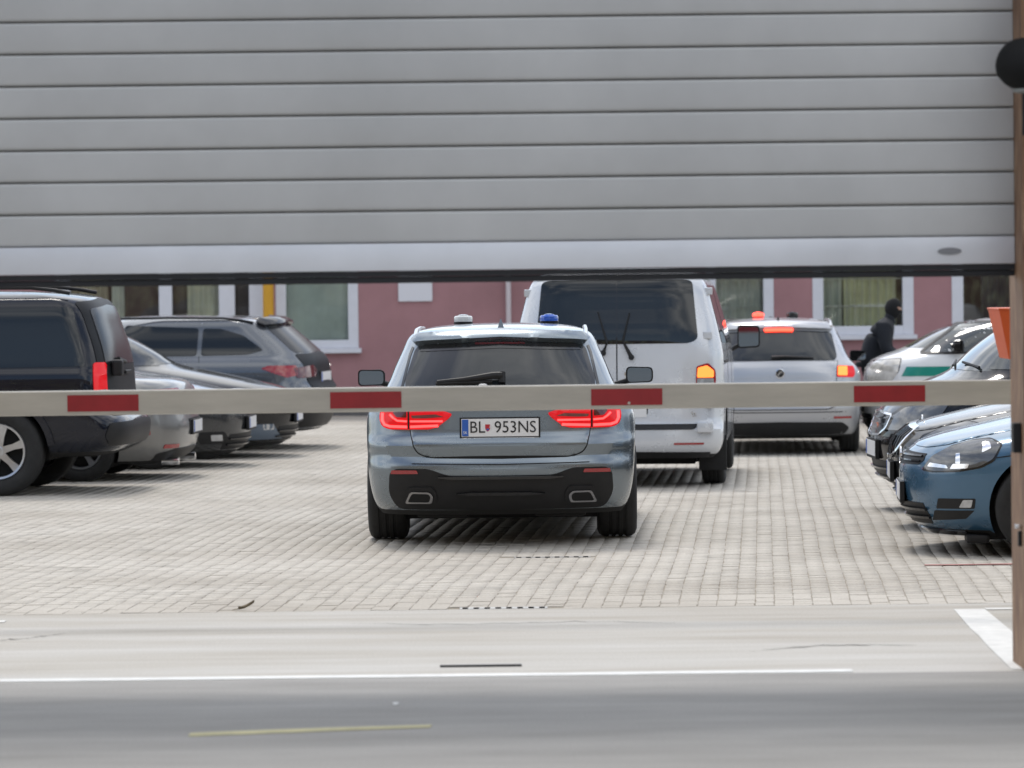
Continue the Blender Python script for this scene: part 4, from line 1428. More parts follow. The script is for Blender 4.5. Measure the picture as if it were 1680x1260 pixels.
for s in (1, -1):
    dr = vn.patch('rear_door', 'rear', rpoly([(s * .006, .575), (s * .77, .575), (s * .80, .64), (s * .80, 1.3), (s * .745, 1.86), (s * .70, 1.885), (s * .006, 1.895)], .03), P_WHITE, off=.013, thick=.016)
    vn.patch('door_window', 'rear', rpoly([(s * .004, 1.288), (s * .64, 1.290), (s * .715, 1.325), (s * .665, 1.83), (s * .60, 1.85), (s * .004, 1.86)], [.005, .06, .05, .05, .04, .005]), M_GLASS, off=.017, thick=.008, parent=dr)
    for zz in (.75, 1.36, 1.75):
        p = on(vn, 'rear', s * .80, zz, .0)
        MB().box(p.x - .035, p.x + .045, p.y - .035, p.y + .02, zz - .032, zz + .032, .008).build('hinge', P_WHITE, dr)
    # wipers
    q = [(.13, 1.17), (.055, 1.315), (.115, 1.56)] if s > 0 else [(-.12, 1.21), (-.085, 1.30), (-.165, 1.57)]
    mb = MB()
    mb.tube([on(vn, 'rear', *q[0], .02), on(vn, 'rear', *q[1], .035), on(vn, 'rear', *q[2], .03)], [.020, .011, .006], 8)
    mb.tube([on(vn, 'rear', *q[0], .0), on(vn, 'rear', *q[0], .035)], .026, 10)
    mb.build('wiper', M_BLACK, dr, True)
    pl = rpoly([(s * .69, .80), (s * .855, .79), (s * .865, .9), (s * .862, 1.05), (s * .80, 1.115), (s * .70, 1.085)], .02)
    lt = vn.patch('tail_light', 'rear', pl, M_RED, off=.018, thick=.022)
    vn.patch('turn_lamp', 'rear', rpoly([(s * .705, .985), (s * .845, .985), (s * .846, 1.045), (s * .79, 1.092), (s * .712, 1.072)], .012), M_OLIT, off=.0215, thick=.006, parent=lt)
    vn.patch('reversing_lens', 'rear', rpoly([(s * .703, .885), (s * .846, .880), (s * .846, .978), (s * .704, .978)], .01), M_CLEAR, off=.0215, thick=.006, parent=lt)
    vn.patch('rear_reflector', 'rear', rpoly([(s * .50, .395), (s * .76, .395), (s * .765, .412), (s * .50, .412)], .004), M_RED, off=.006, thick=.006)
    mbx = MB().box(s * .70 if s > 0 else -.95, .95 if s > 0 else -.70, .62, .66, .14, .46, .008)
    mbx.build('mudflap', M_RUBBER, vn.root)
vn.stroke('door_gap', 'rear', [(0, .575), (0, 1.9)], .010, M_GAP, off=.0015, thick=.004)
vn.stroke('window_seal', 'rear', [(0, 1.292), (0, 1.856)], .012, M_GLOSSB, off=.0195, thick=.006)
vn.sym('rear_step', 'rear', rpoly([(0, .528), (.66, .528), (.70, .55), (.70, .572), (0, .572)], .006), M_BLACK, off=.010, thick=.012)
for s in (1, -1):
    MB().box(*sorted((s * .705, s * .85)), -.004, .12, .50, .605, .022).build('bumper_corner', P_WHITE, vn.root, True)
vn.sym('lower_valance', 'rear', rpoly([(0, .278), (.80, .278), (.82, .325), (0, .335)], .01), M_BLACK, off=.005, thick=.012)
disc_logo(vn.root, (.125, float(vn.rear_y(.125, 1.02)) - .010, 1.02), .058, 'letters', M_CHROME, mat('badge_grey', (0.12, 0.13, 0.14), rough=0.3, metal=.5))
mb = MB()
for k, (dx, wz) in enumerate(((0, .024), (.03, .03), (.055, .02))):
    mb.box(.62 + dx, .62 + dx + .018, float(vn.rear_y(.65, .66)) - .012, float(vn.rear_y(.65, .66)), .655, .655 + wz)
mb.box(.60, .70, float(vn.rear_y(.65, .65)) - .011, float(vn.rear_y(.65, .65)), .645, .651).build('model_badge', M_CHROME, vn.root)
plate(vn, 'rear', .64, .75)
seams(vn, [[(1.5, .3), (1.5, 1.9)], [(2.8, .3), (2.8, 1.9)], [(1.5, 1.1), (.25, 1.1)]])
vn.spair('slide_rail', 'side', [(.45, 1.12), (1.5, 1.12)], .022, M_BLACK, off=.006)
mirror(vn, 1.10, 3.72, 1.30, M_BLACK, .23, .25)
MB().tube([(-.42, .7, .26), (-.42, .12, .25)], .03, 10).build('exhaust_pipe', M_STEEL, vn.root, True)
vn.place((.925, 34.1, float(gz(.9, 35.5))), -4.6, -.2)
tag(vn.root, 'white van with twin rear doors and lit orange lamp ahead of the estate car', 'van')

# ------------------------------------------------------------------ 3. silver estate ahead on the right
P_SILV = paint('silver_paint', (0.42, 0.43, 0.455), metal=0.5, rough=0.3, noise=0.03)
c3 = estate('estate_car')
c3.body(P_SILV, AX, .37, .33, .56, nz=70)
c3.wheels(AX, .33, .22, .80, M_ALLOY, .22)
c3.underside(.21, False)
greenhouse(c3, None, [(0, 1.06), (.60, 1.05), (.66, 1.09), (.52, 1.40), (0, 1.42)],
           [[(.55, 1.05), (.78, 1.045), (1.25, 1.04), (1.25, 1.37), (1.0, 1.375), (.80, 1.34)], [(1.29, 1.04), (2.15, 1.04), (2.15, 1.385), (1.29, 1.37)], [(2.21, 1.04), (3.15, 1.04), (2.55, 1.36), (2.21, 1.385)]])
c3.sym('tailgate_gap', 'rear', rpoly([(0, .50), (.56, .50), (.63, .56), (.645, .95), (.66, 1.03), (0, 1.04)], [0, .04, .04, .02, .02, 0]), M_GAP, off=.0012, thick=.002)
c3.sym('tailgate', 'rear', rpoly([(0, .510), (.55, .510), (.62, .565), (.637, .95), (.652, 1.025), (0, 1.035)], [0, .04, .04, .02, .02, 0]), P_SILV, off=.006, thick=.010, dome=.004)
c3rw = c3.sym('rear_window', 'rear', rpoly([(0, 1.042), (.63, 1.038), (.645, 1.08), (.60, 1.315), (.56, 1.34), (0, 1.362)], [0, .02, .02, .03, .03, 0]), M_GLASS, off=.008, thick=.012)
c3.sym('roof_spoiler', 'rear', rpoly([(0, 1.376), (.54, 1.352), (.60, 1.348), (.60, 1.38), (.54, 1.412), (0, 1.436)], [0, .01, .02, .02, .03, 0]), P_SILV, off=.05, thick=.055, step=.03, dome=.01)
c3.sym('high_brake_light', 'rear', rpoly([(0, 1.343), (.160, 1.340), (.165, 1.364), (0, 1.368)], [0, .008, .008, 0]), M_BLIT, off=.030, thick=.03)
tl3 = c3.pair('tail_light', 'rear', rpoly([(.64, .855), (.83, .845), (.845, .90), (.83, .965), (.645, .975)], .018), M_RGLOW, off=.010, thick=.014)
c3.pair('lit_lamp', 'rear', rpoly([(.648, .872), (.755, .868), (.755, .962), (.650, .966)], .012), M_OLIT, off=.0135, thick=.006, parent=tl3)
c3.pair('rear_reflector', 'rear', rpoly([(.60, .402), (.80, .402), (.80, .426), (.60, .426)], .006), M_RED, off=.006, thick=.008)
c3.sym('lower_valance', 'rear', rpoly([(0, .225), (.72, .23), (.78, .30), (.70, .36), (0, .37)], [0, .02, .03, .03, 0]), M_BLACK, off=.005, thick=.010)
c3.stroke('bumper_line', 'rear', [(-.74, .475), (.74, .475)], .010, M_GAP, off=.001, thick=.003)
disc_logo(c3.root, (0, float(c3.rear_y(0, .90)) - .010, .90), .052, 'arrow', M_CHROME, M_GLOSSB)
mb = MB()
mb.tube([on(c3, 'rear', -.09, 1.058, .02), on(c3, 'rear', .05, 1.062, .03), on(c3, 'rear', .38, 1.052, .02)], [.022, .014, .007], 8)
mb.build('rear_wiper', M_BLACK, c3.root, True)
rails(c3, .60, .66, 2.7, 1.450, mat('satin_rail', (0, 0, 0)), .017)
shark_fin(c3, .70, 1.452, M_BLACK)
beacon(c3, -.20, 2.1, 1.486, mat('beacon_red', (0.5, 0.05, 0.04), rough=0.2, emit=(1.0, 0.07, 0.04), estr=2.6))
beacon(c3, .20, 2.1, 1.486, M_GLOSSB)
mirror(c3, 1.0, 3.0, 1.03, P_SILV, .21, .14)
plate(c3, 'rear', .66, .77)
c3.place((2.92, 42.0, float(gz(2.9, 43))), -2.6, 0)
c3.root.scale = (.972, .945, 1.0)
tag(c3.root, 'silver estate car with brake lights and red roof beacon lit, seen from behind', 'car')

# ------------------------------------------------------------------ generic noses
def nose(c, hl, grille=None, gm=None, intake=None, fog=None, lens=None, slats=0, border=None, pz=(.37, .48), lower=True):
    """headlights (side polygons measured back from the nose), grille and intake (front polygons)"""
    L = c.L
    back = lambda poly: [(L - a, b) for a, b in poly]
    h = None
    if hl:
        c.pair('headlight_rim', 'side', rpoly(back([(a - .012 if a < .3 else a + .012, b + (.010 if b > .65 else -.010)) for a, b in hl]), .02), M_GLOSSB, off=.002, thick=.006)
        h = c.pair('headlight', 'side', rpoly(back(hl), .02), lens or M_CLEAR, off=.006, thick=.012, step=.035)
    if grille:
        g = c.sym('grille', 'front', grille, gm or M_BLACK, off=.004, thick=.010)
        zs = [p[1] for p in grille]
        wmax = max(p[0] for p in grille)
        if slats > 0:
            for k in range(slats):
                z = min(zs) + (max(zs) - min(zs)) * (k + 1) / (slats + 1)
                c.stroke('grille_slat', 'front', [(-wmax * .94, z), (wmax * .94, z)], .010, M_GLOSSB, off=.014, thick=.012, parent=g)
        elif slats < 0:
            for k in range(-slats):
                x = -wmax * .9 + 1.8 * wmax * (k + .5) / -slats
                c.stroke('grille_slat', 'front', [(x, min(zs) + .02), (x, max(zs) - .025)], .010, M_GLOSSB, off=.016, thick=.014, parent=g)
        if border:
            full = list(grille) + [(-a, b) for a, b in reversed(grille) if abs(a) > 1e-6]
            c.stroke('grille_surround', 'front', full, border, M_CHROME, off=.018, thick=.02, parent=g, closed=True)
    if intake:
        i = c.sym('air_intake', 'front', intake, M_BLACK, off=.004, thick=.010)
        zs = [p[1] for p in intake]
        for k in range(2):
            z = min(zs) + (max(zs) - min(zs)) * (k + 1) / 3
            c.stroke('intake_slat', 'front', [(-.5, z), (.5, z)], .014, M_GLOSSB, off=.022, thick=.022, parent=i)
    if fog:
        for poly, m in fog:
            c.pair('fog_lamp_recess' if m is M_BLACK else 'fog_lamp', 'side', rpoly(back(poly), .008), m, off=.003 if m is M_BLACK else .006, thick=.008)
    if pz:
        plate(c, 'front', pz[0], pz[1], gap=.014)
    return h

HA = (.78, 3.36)
HWS = [(0, 1.0), (.60, .985), (.70, 1.03), (.545, 1.385), (0, 1.405)]
HRW = [(0, 1.02), (.60, 1.015), (.56, 1.33), (0, 1.36)]
HSIDE = [[(.62, 1.03), (1.05, 1.0), (1.05, 1.32), (.85, 1.30)], [(1.09, 1.0), (2.0, .985), (2.0, 1.37), (1.09, 1.34)], [(2.05, .985), (2.86, .98), (2.40, 1.30), (2.05, 1.37)]]
def hatch_car(name, pm, rim=M_ALLOY, glass=None, tw=.21):
    c = hatch(name)
    c.body(pm, HA, .355, .315, .55, nz=72)
    c.wheels(HA, .316, tw, .782, rim, .205)
    c.underside(.15, False)
    greenhouse(c, rpoly(HRW, [0, .03, .04, 0]), rpoly(HWS, [0, .03, .03, .04, 0]), HSIDE, glass)
    seams(c, [[(1.07, .3), (1.07, .98)], [(2.02, .2), (2.02, .98)], [(3.0, .2), (2.98, .95)]])
    return c

# ------------------------------------------------------------------ 4. blue hatchback, right front
P_GBLUE = paint('pacific_blue_paint', (0.045, 0.120, 0.205), metal=0.35, rough=0.28, noise=0.04)
c4 = hatch_car('hatchback', P_GBLUE)
nh = nose(c4, [(.135, .560), (.19, .640), (.30, .702), (.44, .742), (.55, .756), (.62, .722), (.565, .632), (.48, .585), (.34, .558), (.20, .548)],
     grille=[(0, .575), (.46, .585), (.50, .61), (.49, .655), (0, .668)], slats=2, intake=[(0, .20), (.46, .20), (.50, .25), (.48, .335), (0, .345)],
     fog=[([(.215, .305), (.45, .312), (.455, .378), (.225, .372)], M_BLACK), ([(.355, .318), (.43, .320), (.44, .370), (.38, .368)], M_CLEAR),
          ([(.195, .225), (.40, .245), (.45, .300), (.205, .292)], M_BLACK)], pz=(.345, .455), lens=M_DLAMP)
for i, sd in ((0, 'right'), (1, 'left')):
    c4.patch('lamp_reflector', sd, rpoly([(c4.L - a, b) for a, b in [(.335, .60), (.365, .60), (.365, .665), (.34, .662)]], .006), M_CHROME, off=.0085, thick=.003, parent=nh[i])
    c4.patch('lamp_reflector', sd, rpoly([(c4.L - a, b) for a, b in [(.30, .565), (.41, .572), (.42, .60), (.32, .598)]], .008), M_CHROME, off=.0085, thick=.003, parent=nh[i])
    c4.patch('lamp_reflector', sd, rpoly([(c4.L - a, b) for a, b in [(.50, .67), (.56, .70), (.55, .738), (.51, .735)]], .008), M_CHROME, off=.0085, thick=.003, parent=nh[i])
    c4.patch('lamp_reflector', sd, rpoly([(c4.L - a, b) for a, b in [(.165, .575), (.29, .568), (.28, .588), (.18, .60)]], .006), M_CHROME, off=.0085, thick=.003, parent=nh[i])
c4.spair('panel_gap', 'side', [(c4.L - .565, .640), (c4.L - .68, .655), (c4.L - .76, .66)], .006, M_GAP, off=.0015, thick=.004)
HOOD = rpoly([(0, .700), (.40, .694), (.56, .712), (.640, .80), (.700, .915), (.64, .945), (0, .955)], [0, .03, .03, .03, .02, .02, 0])
def hood(c, m, s=1.0):
    c.sym('bonnet_gap', 'front', [(a * 1.012, b) for a, b in HOOD], M_GAP, off=.0015, thick=.003, step=.02)
    return c.sym('bonnet', 'front', HOOD, m, off=.007, thick=.010, step=.018, dome=.004)
hood(c4, P_GBLUE)
c4.sym('front_lip', 'front', [(0, .135), (.60, .135), (.62, .165), (0, .17)], M_GLOSSB, off=.012, thick=.015)
disc_logo(c4.root, (0, float(c4.front_y(0, .625)) + .012, .625), .062, 'letters', M_CHROME, M_GLOSSB, 1)
for s_ in (1, -1):
    MB().box(*sorted((s_ * .45, s_ * .72)), c4.L - .55, c4.L - .40, .085, .14, .02).build('air_deflector', M_BLACK, c4.root)
mirror(c4, .98, 2.85, 1.0, P_GBLUE, .2, .14)
def put_nose(c, x, y, ang, z=None, scale=1.0):
    """place so that the middle of the nose stands at (x, y)"""
    a = R(ang)
    fx, fy = -math.sin(a), math.cos(a)
    L = c.L * scale
    rx, ry = x - fx * L, y - fy * L
    mx, my = x - fx * L * .3, y - fy * L * .3
    c.place((rx, ry, float(gz(mx, my)) + .002 if z is None else z), ang)
def put_tail(c, x, y, ang, z=None):
    a = R(ang)
    mx, my = x - math.sin(a) * 1, y + math.cos(a) * 1
    c.place((x, y, float(gz(mx, my)) + .002 if z is None else z), ang)
put_nose(c4, 2.56, 25.55, 86.5)
tag(c4.root, 'blue hatchback parked nose in beside the right gate jamb', 'car')

# ------------------------------------------------------------------ 5. dark grey car with chrome shield grille beside it
P_DGREY = paint('graphite_paint', (0.022, 0.023, 0.025), metal=0.3, rough=0.28, spec=0.2)
c5 = hatch_car('hatchback', P_DGREY)
nose(c5, [(.16, .60), (.22, .66), (.34, .72), (.52, .765), (.60, .75), (.52, .66), (.30, .585)],
     grille=rpoly([(0, .505), (.22, .51), (.34, .56), (.42, .66), (.40, .705), (.12, .725), (0, .735)], [0, .02, .03, .03, .03, .02, 0]), gm=M_GLOSSB, slats=-14, border=.020,
     intake=[(0, .17), (.52, .17), (.56, .22), (.52, .31), (0, .32)], fog=[([(.2, .22), (.42, .23), (.44, .31), (.2, .30)], M_BLACK), ([(.25, .25), (.36, .25), (.36, .29), (.25, .29)], M_CLEAR)], pz=(.355, .465), lens=M_DLAMP)
disc_logo(c5.root, (0, float(c5.front_y(0, .752)) + .006, .752), .044, 'arrow', M_CHROME, M_GLOSSB, 1)
hood(c5, P_DGREY)
c5.sym('front_lip', 'front', [(0, .125), (.62, .13), (.64, .155), (0, .16)], M_BLACK, off=.03, thick=.035)
mirror(c5, .98, 2.85, 1.0, P_DGREY, .2, .14)
put_nose(c5, 2.70, 27.62, 86.5)
tag(c5.root, 'dark grey hatchback with chrome shield grille parked just behind the blue hatchback', 'car')

# ------------------------------------------------------------------ 6. black car, third in the right row
P_BLACK = paint('black_paint', (0.006, 0.006, 0.007), metal=0.0, rough=0.22, spec=0.05)
# ------------------------------------------------------------------ 7. white car with green stripe
HIGHF = [(.16, 3.82), (.3, 3.97), (.5, 4.0), (.75, 3.98), (.9, 3.95), (1.0, 3.88), (1.06, 3.76), (1.11, 3.60), (1.15, 3.50), (1.28, 3.25), (1.40, 2.96), (1.455, 2.65), (1.485, 2.3), (1.50, 1.9)]
LOWF = [(.16, 3.82), (.3, 3.97), (.5, 4.0), (.65, 3.97), (.78, 3.88), (.87, 3.74), (.94, 3.58), (.985, 3.46), (1.015, 3.40), (1.15, 3.25), (1.3, 3.04), (1.42, 2.80), (1.465, 2.56), (1.49, 2.1), (1.50, 1.9)]
def mpv(name, low=False):
    yf = LOWF if low else HIGHF
    return Car(name,
        w=[(.16, .76), (.25, .83), (.4, .85), (.7, .865), (.95, .862), (1.05, .84), (1.12, .81), (1.25, .76), (1.38, .70), (1.45, .62), (1.485, .48), (1.50, .2)],
    yr=[(.16, .18), (.3, .03), (.5, 0), (.8, .03), (1.05, .08), (1.3, .18), (1.42, .26), (1.46, .36), (1.49, .7), (1.50, 1.0)],
    yf=yf,
    ar=.38, af=.55, nr=2.8, nf=2.8)
CA = (.72, 3.22)
MSIDE = [[(.6, 1.13), (1.35, 1.11), (1.35, 1.42), (.72, 1.40)], [(1.42, 1.11), (2.30, 1.10), (2.30, 1.43), (1.42, 1.42)], [(2.36, 1.10), (3.36, 1.10), (2.92, 1.40), (2.36, 1.43)]]
MWS = rpoly([(0, 1.15), (.62, 1.145), (.72, 1.18), (.60, 1.43), (0, 1.45)], [0, .03, .03, .04, 0])
c6 = mpv('people_carrier', True)
c6.body(P_BLACK, CA, .34, .31, .54, nz=64)
c6.wheels(CA, .30, .20, .755, M_ALLOY, .19)
c6.underside(.18, False)
greenhouse(c6, [(0, 1.1), (.60, 1.1), (.55, 1.4), (0, 1.42)], rpoly([(0, 1.025), (.64, 1.015), (.76, 1.06), (.60, 1.43), (0, 1.45)], [0, .03, .03, .04, 0]),
           [[(.6, 1.06), (1.35, 1.04), (1.35, 1.42), (.72, 1.40)], [(1.42, 1.04), (2.30, 1.03), (2.30, 1.43), (1.42, 1.42)], [(2.36, 1.03), (3.24, 1.03), (2.84, 1.38), (2.36, 1.43)]], M_GLASS2)
nose(c6, [(.04, .60), (.08, .68), (.18, .76), (.36, .80), (.46, .79), (.38, .68), (.20, .595)], lens=M_DLAMP,
     grille=rpoly([(0, .55), (.30, .56), (.42, .61), (.44, .70), (0, .72)], [0, .03, .03, .03, 0]), gm=M_GLOSSB, slats=3, border=.014,
     intake=[(0, .20), (.54, .20), (.58, .26), (.52, .37), (0, .38)], fog=[([(.08, .22), (.32, .24), (.34, .36), (.10, .35)], M_BLACK)], pz=(.40, .51))
mirror(c6, .99, 2.92, 1.10, P_BLACK, .2, .15)
mb = MB()
for s in (0, 1):
    mb.tube([on(c6, 'front', -.55 + .6 * s, 1.03, .02), on(c6, 'front', -.2 + .6 * s, 1.06, .022)], .010, 6)
mb.build('front_wiper', M_BLACK, c6.root)
put_nose(c6, 2.80, 30.0, 91.5, scale=1.05)
c6.root.scale = (1.06, 1.05, 1.06)
tag(c6.root, 'black people carrier with sloping windscreen, third from the gate in the right row', 'car')

# ------------------------------------------------------------------ 7. white car with green stripe
P_POL = paint('white_paint', (0.66, 0.67, 0.68), metal=0.0, rough=0.3, noise=0.03)
M_GREEN = mat('green_stripe', (0.0, 0.22, 0.17), rough=0.35, coat=0.5)
c7 = mpv('patrol_car')
c7.body(P_POL, CA, .34, .31, .54, nz=64)
c7.wheels(CA, .30, .19, .755, M_ALLOY, .19)
greenhouse(c7, [(0, 1.1), (.60, 1.1), (.55, 1.4), (0, 1.42)], rpoly([(0, 1.15), (.62, 1.145), (.70, 1.18), (.60, 1.43), (0, 1.45)], [0, .03, .03, .04, 0]),
           [[(.6, 1.13), (1.35, 1.11), (1.35, 1.42), (.72, 1.40)], [(1.42, 1.11), (2.30, 1.10), (2.30, 1.43), (1.42, 1.42)], [(2.36, 1.10), (3.36, 1.10), (2.92, 1.40), (2.36, 1.43)]], M_GLASS2)
c7.spair('window_trim', 'side', rpoly([(2.345, 1.09), (3.39, 1.09), (2.93, 1.415), (2.345, 1.442)], .03), .022, M_BLACK, off=.007, closed=True)
nose(c7, [(.05, .76), (.06, .90), (.14, 1.0), (.30, 1.025), (.40, 1.03), (.36, .88), (.28, .76), (.15, .72)], lens=mat('pale_headlight', (0.58, 0.55, 0.50), rough=0.08, metal=0.2, coat=1.0, noise=0.35, nscale=9),
     grille=[(0, .62), (.42, .64), (.44, .76), (0, .78)], slats=2, intake=[(0, .25), (.5, .25), (.5, .42), (0, .43)], pz=(.46, .57))
c7.pair('side_stripe', 'side', [(.15, .84), (3.60, .84), (3.545, .945), (.13, .945)], M_GREEN, off=.004, thick=.006)
mirror(c7, .95, 3.0, 1.17, P_BLACK, .2, .15)
c7.sym('roof_panel', 'front', [(0, 1.462), (.40, 1.462), (.35, 1.485), (0, 1.49)], P_BLACK, off=.004)
put_nose(c7, 3.93, 43.4, 88)
tag(c7.root, 'white car with a green side stripe parked beside the masked person', 'car')

# ------------------------------------------------------------------ 8. dark car ahead of the silver estate
c8 = hatch_car('hatchback', paint('plum_dark_paint', (0.06, 0.05, 0.06), metal=0.4))
c8.sym('high_brake_light', 'rear', [(0, 1.375), (.13, 1.372), (.13, 1.395), (0, 1.398)], M_DRED, off=.012, thick=.012)
c8.pair('tail_light', 'rear', rpoly([(.50, .80), (.78, .79), (.79, .92), (.52, .93)], .02), M_RED, off=.008, thick=.012)
rails(c8, .52, .7, 2.3, 1.445, M_BLACK, .015)
plate(c8, 'rear', .64, .75)
c8.place((2.72, 47.4, float(gz(2.7, 48.5))), -2, 0)
tag(c8.root, 'dark car whose roof shows behind the silver estate', 'car')

# ------------------------------------------------------------------ 9. dark off-roader, left front
P_NAVY = paint('dark_navy_paint', (0.004, 0.006, 0.013), metal=0.0, rough=0.3, spec=0.05)
c9 = suv('off_road_car')
SA = (1.10, 3.95)
c9.body(P_NAVY, SA, .44, .385, .55, nz=72)
c9.wheels(SA, .385, .255, .80, M_ALLOY, .245, spokes=6)
c9.underside(.34, True)
greenhouse(c9, None, [(0, 1.16), (.70, 1.15), (.62, 1.62), (0, 1.65)],
           [[(.34, 1.11), (1.45, 1.10), (1.45, 1.62), (.46, 1.62)], [(1.53, 1.10), (2.45, 1.09), (2.45, 1.62), (1.53, 1.62)], [(2.52, 1.09), (3.3, 1.09), (2.86, 1.55), (2.52, 1.62)]])
t9 = c9.pair('tail_light', 'side', rpoly([(.178, .84), (.265, .83), (.28, 1.14), (.195, 1.14)], .02), M_RGLOW, off=.010, thick=.014)
c9.pair('tail_lens', 'side', rpoly([(.185, .845), (.24, .84), (.24, .905), (.185, .905)], .012), M_CLEAR, off=.0125, thick=.004, parent=t9)
M_DUST = mat('dusty_dark_paint', (0.014, 0.015, 0.017), rough=0.5, spec=0.2, noise=0.3, nscale=4)
c9.sym('tailgate', 'rear', rpoly([(0, .68), (.72, .68), (.78, .75), (.78, 1.08), (.70, 1.66), (0, 1.69)], [0, .03, .03, .03, .04, 0]), M_DUST, off=.008, thick=.012)
c9.sym('rear_window', 'rear', rpoly([(0, 1.12), (.68, 1.115), (.62, 1.60), (0, 1.63)], [0, .04, .05, 0]), mat('dusty_glass', (0.016, 0.017, 0.019), rough=0.22, spec=0.4, noise=.2, nscale=3), off=.013, thick=.008)
c9.sym('rear_bumper', 'rear', rpoly([(0, .43), (.80, .43), (.86, .5), (.84, .62), (0, .635)], [0, .03, .04, .04, 0]), M_BLACK, off=.012, thick=.02)
for ya in SA:
    arc = [(ya + .465 * math.cos(t), .385 + .465 * math.sin(t)) for t in np.linspace(.12, math.pi - .12, 22)]
    c9.spair('arch_flare', 'side', arc, .055, P_NAVY, off=.022, thick=.03)
seams(c9, [[(1.49, .4), (1.49, 1.62)], [(2.48, .4), (2.48, 1.62)], [(3.36, .4), (3.34, 1.08)], [(.12, .80), (.62, .80)]])
c9.spair('side_trim', 'side', [(1.6, .66), (3.4, .66)], .06, M_BLACK, off=.012)
rails(c9, .66, .5, 2.9, 1.79, M_BLACK, .018)
MB().box(-.20, .10, .09, .15, 1.03, 1.06, .01).build('tailgate_handle', M_BLACK, c9.root)
mb = MB().tube([on(c9, 'rear', -.05, 1.13, .02), on(c9, 'rear', -.4, 1.16, .03)], .018, 8)
mb.build('rear_wiper', M_BLACK, c9.root)
MB().box(-.62, -.50, .06, .15, 1.02, 1.16, .02).build('latch_box', M_BLACK, c9.root)
plate(c9, 'rear', .74, .85)
put_tail(c9, -3.27, 34.0, 86)
tag(c9.root, 'dark navy off-road car with silver spoked wheels at the left edge', 'car')

# ------------------------------------------------------------------ 10. silver saloon tail behind it
P_SIL2 = paint('warm_silver_paint', (0.21, 0.21, 0.205), metal=0.5, rough=0.32)
c10 = Car('saloon_car',
    w=[(.16, .78), (.22, .83), (.34, .87), (.55, .89), (.75, .893), (.86, .88), (.93, .84), (.97, .80), (1.05, .745), (1.2, .68), (1.34, .60), (1.40, .48), (1.425, .2)],
    yr=[(.16, .2), (.22, .10), (.32, .03), (.5, 0), (.6, .015), (.8, .05), (.88, .09), (.93, .2), (.96, .5), (.99, .72), (1.05, .86), (1.2, 1.15), (1.33, 1.5), (1.39, 1.8), (1.425, 2.2)],
    yf=[(.16, 4.4), (.3, 4.55), (.5, 4.6), (.65, 4.56), (.75, 4.35), (.85, 3.9), (.95, 3.45), (1.0, 3.25), (1.2, 2.9), (1.33, 2.6), (1.39, 2.45), (1.425, 2.3)],
    ar=.42, af=.7, nr=2.8)
NA = (.95, 3.65)
c10.body(P_SIL2, NA, .36, .32, .55, nz=64)
c10.wheels(NA, .318, .21, .775, M_ALLOY, .205)
c10.underside(.17, True)
greenhouse(c10, [(0, 1.0), (.60, 1.0), (.5, 1.33), (0, 1.35)], [(0, 1.0), (.60, .99), (.52, 1.34), (0, 1.36)], [[(1.2, 1.0), (2.1, 1.0), (2.1, 1.34), (1.6, 1.28)], [(2.16, 1.0), (3.05, 1.0), (2.6, 1.28), (2.16, 1.34)]])
c10.pair('tail_light', 'rear', rpoly([(.42, .70), (.80, .69), (.81, .84), (.45, .85)], .02), M_RED, off=.008, thick=.012)
c10.pair('rear_reflector', 'rear', rpoly([(.52, .30), (.72, .30), (.72, .335), (.52, .335)], .006), M_RED, off=.008, thick=.01)
c10.pair('rear_reflector', 'side', rpoly([(.30, .43), (.40, .43), (.40, .47), (.30, .47)], .006), M_RED, off=.006, thick=.01)
c10.sym('lower_valance', 'rear', rpoly([(0, .175), (.68, .18), (.74, .25), (.55, .29), (0, .30)], [0, .02, .03, .03, 0]), M_BLACK, off=.005, thick=.010)
c10.sym('plate_recess', 'rear', rpoly([(0, .42), (.30, .42), (.33, .56), (0, .57)], [0, .02, .02, 0]), M_BLACK, off=.004, thick=.008)
for s in (1, -1):
    MB().lathe([(.032, .0), (.036, .0), (.036, .16), (.032, .16), (.030, .02)], 20, axis='y', at=(s * .50, 0.09, .172)).build('exhaust_tip', M_CHROME, c10.root, True)
plate(c10, 'rear', .43, .54)
put_tail(c10, -2.98, 36.35, 86)
tag(c10.root, 'silver saloon car whose tail shows behind the dark off-road car', 'car')

# ------------------------------------------------------------------ 11. dark hatchback nose, third on the left
P_DSIL = paint('charcoal_silver_paint', (0.045, 0.047, 0.050), metal=0.6, rough=0.25)
c11 = hatch_car('hatchback', P_DSIL, glass=M_GLASS2)
nose(c11, [(.14, .60), (.22, .66), (.36, .72), (.55, .76), (.62, .745), (.54, .66), (.30, .585)],
     grille=[(0, .54), (.40, .55), (.46, .62), (.44, .69), (0, .71)], slats=3, intake=[(0, .18), (.50, .18), (.54, .23), (.50, .33), (0, .34)],
     fog=[([(.14, .24), (.42, .24), (.46, .36), (.20, .36)], M_BLACK), ([(.22, .27), (.32, .27), (.32, .33), (.22, .33)], M_CLEAR)], pz=(.38, .49))
put_nose(c11, -2.62, 38.75, -93.5)
tag(c11.root, 'charcoal hatchback facing right between the silver saloon and the black hatchback', 'car')

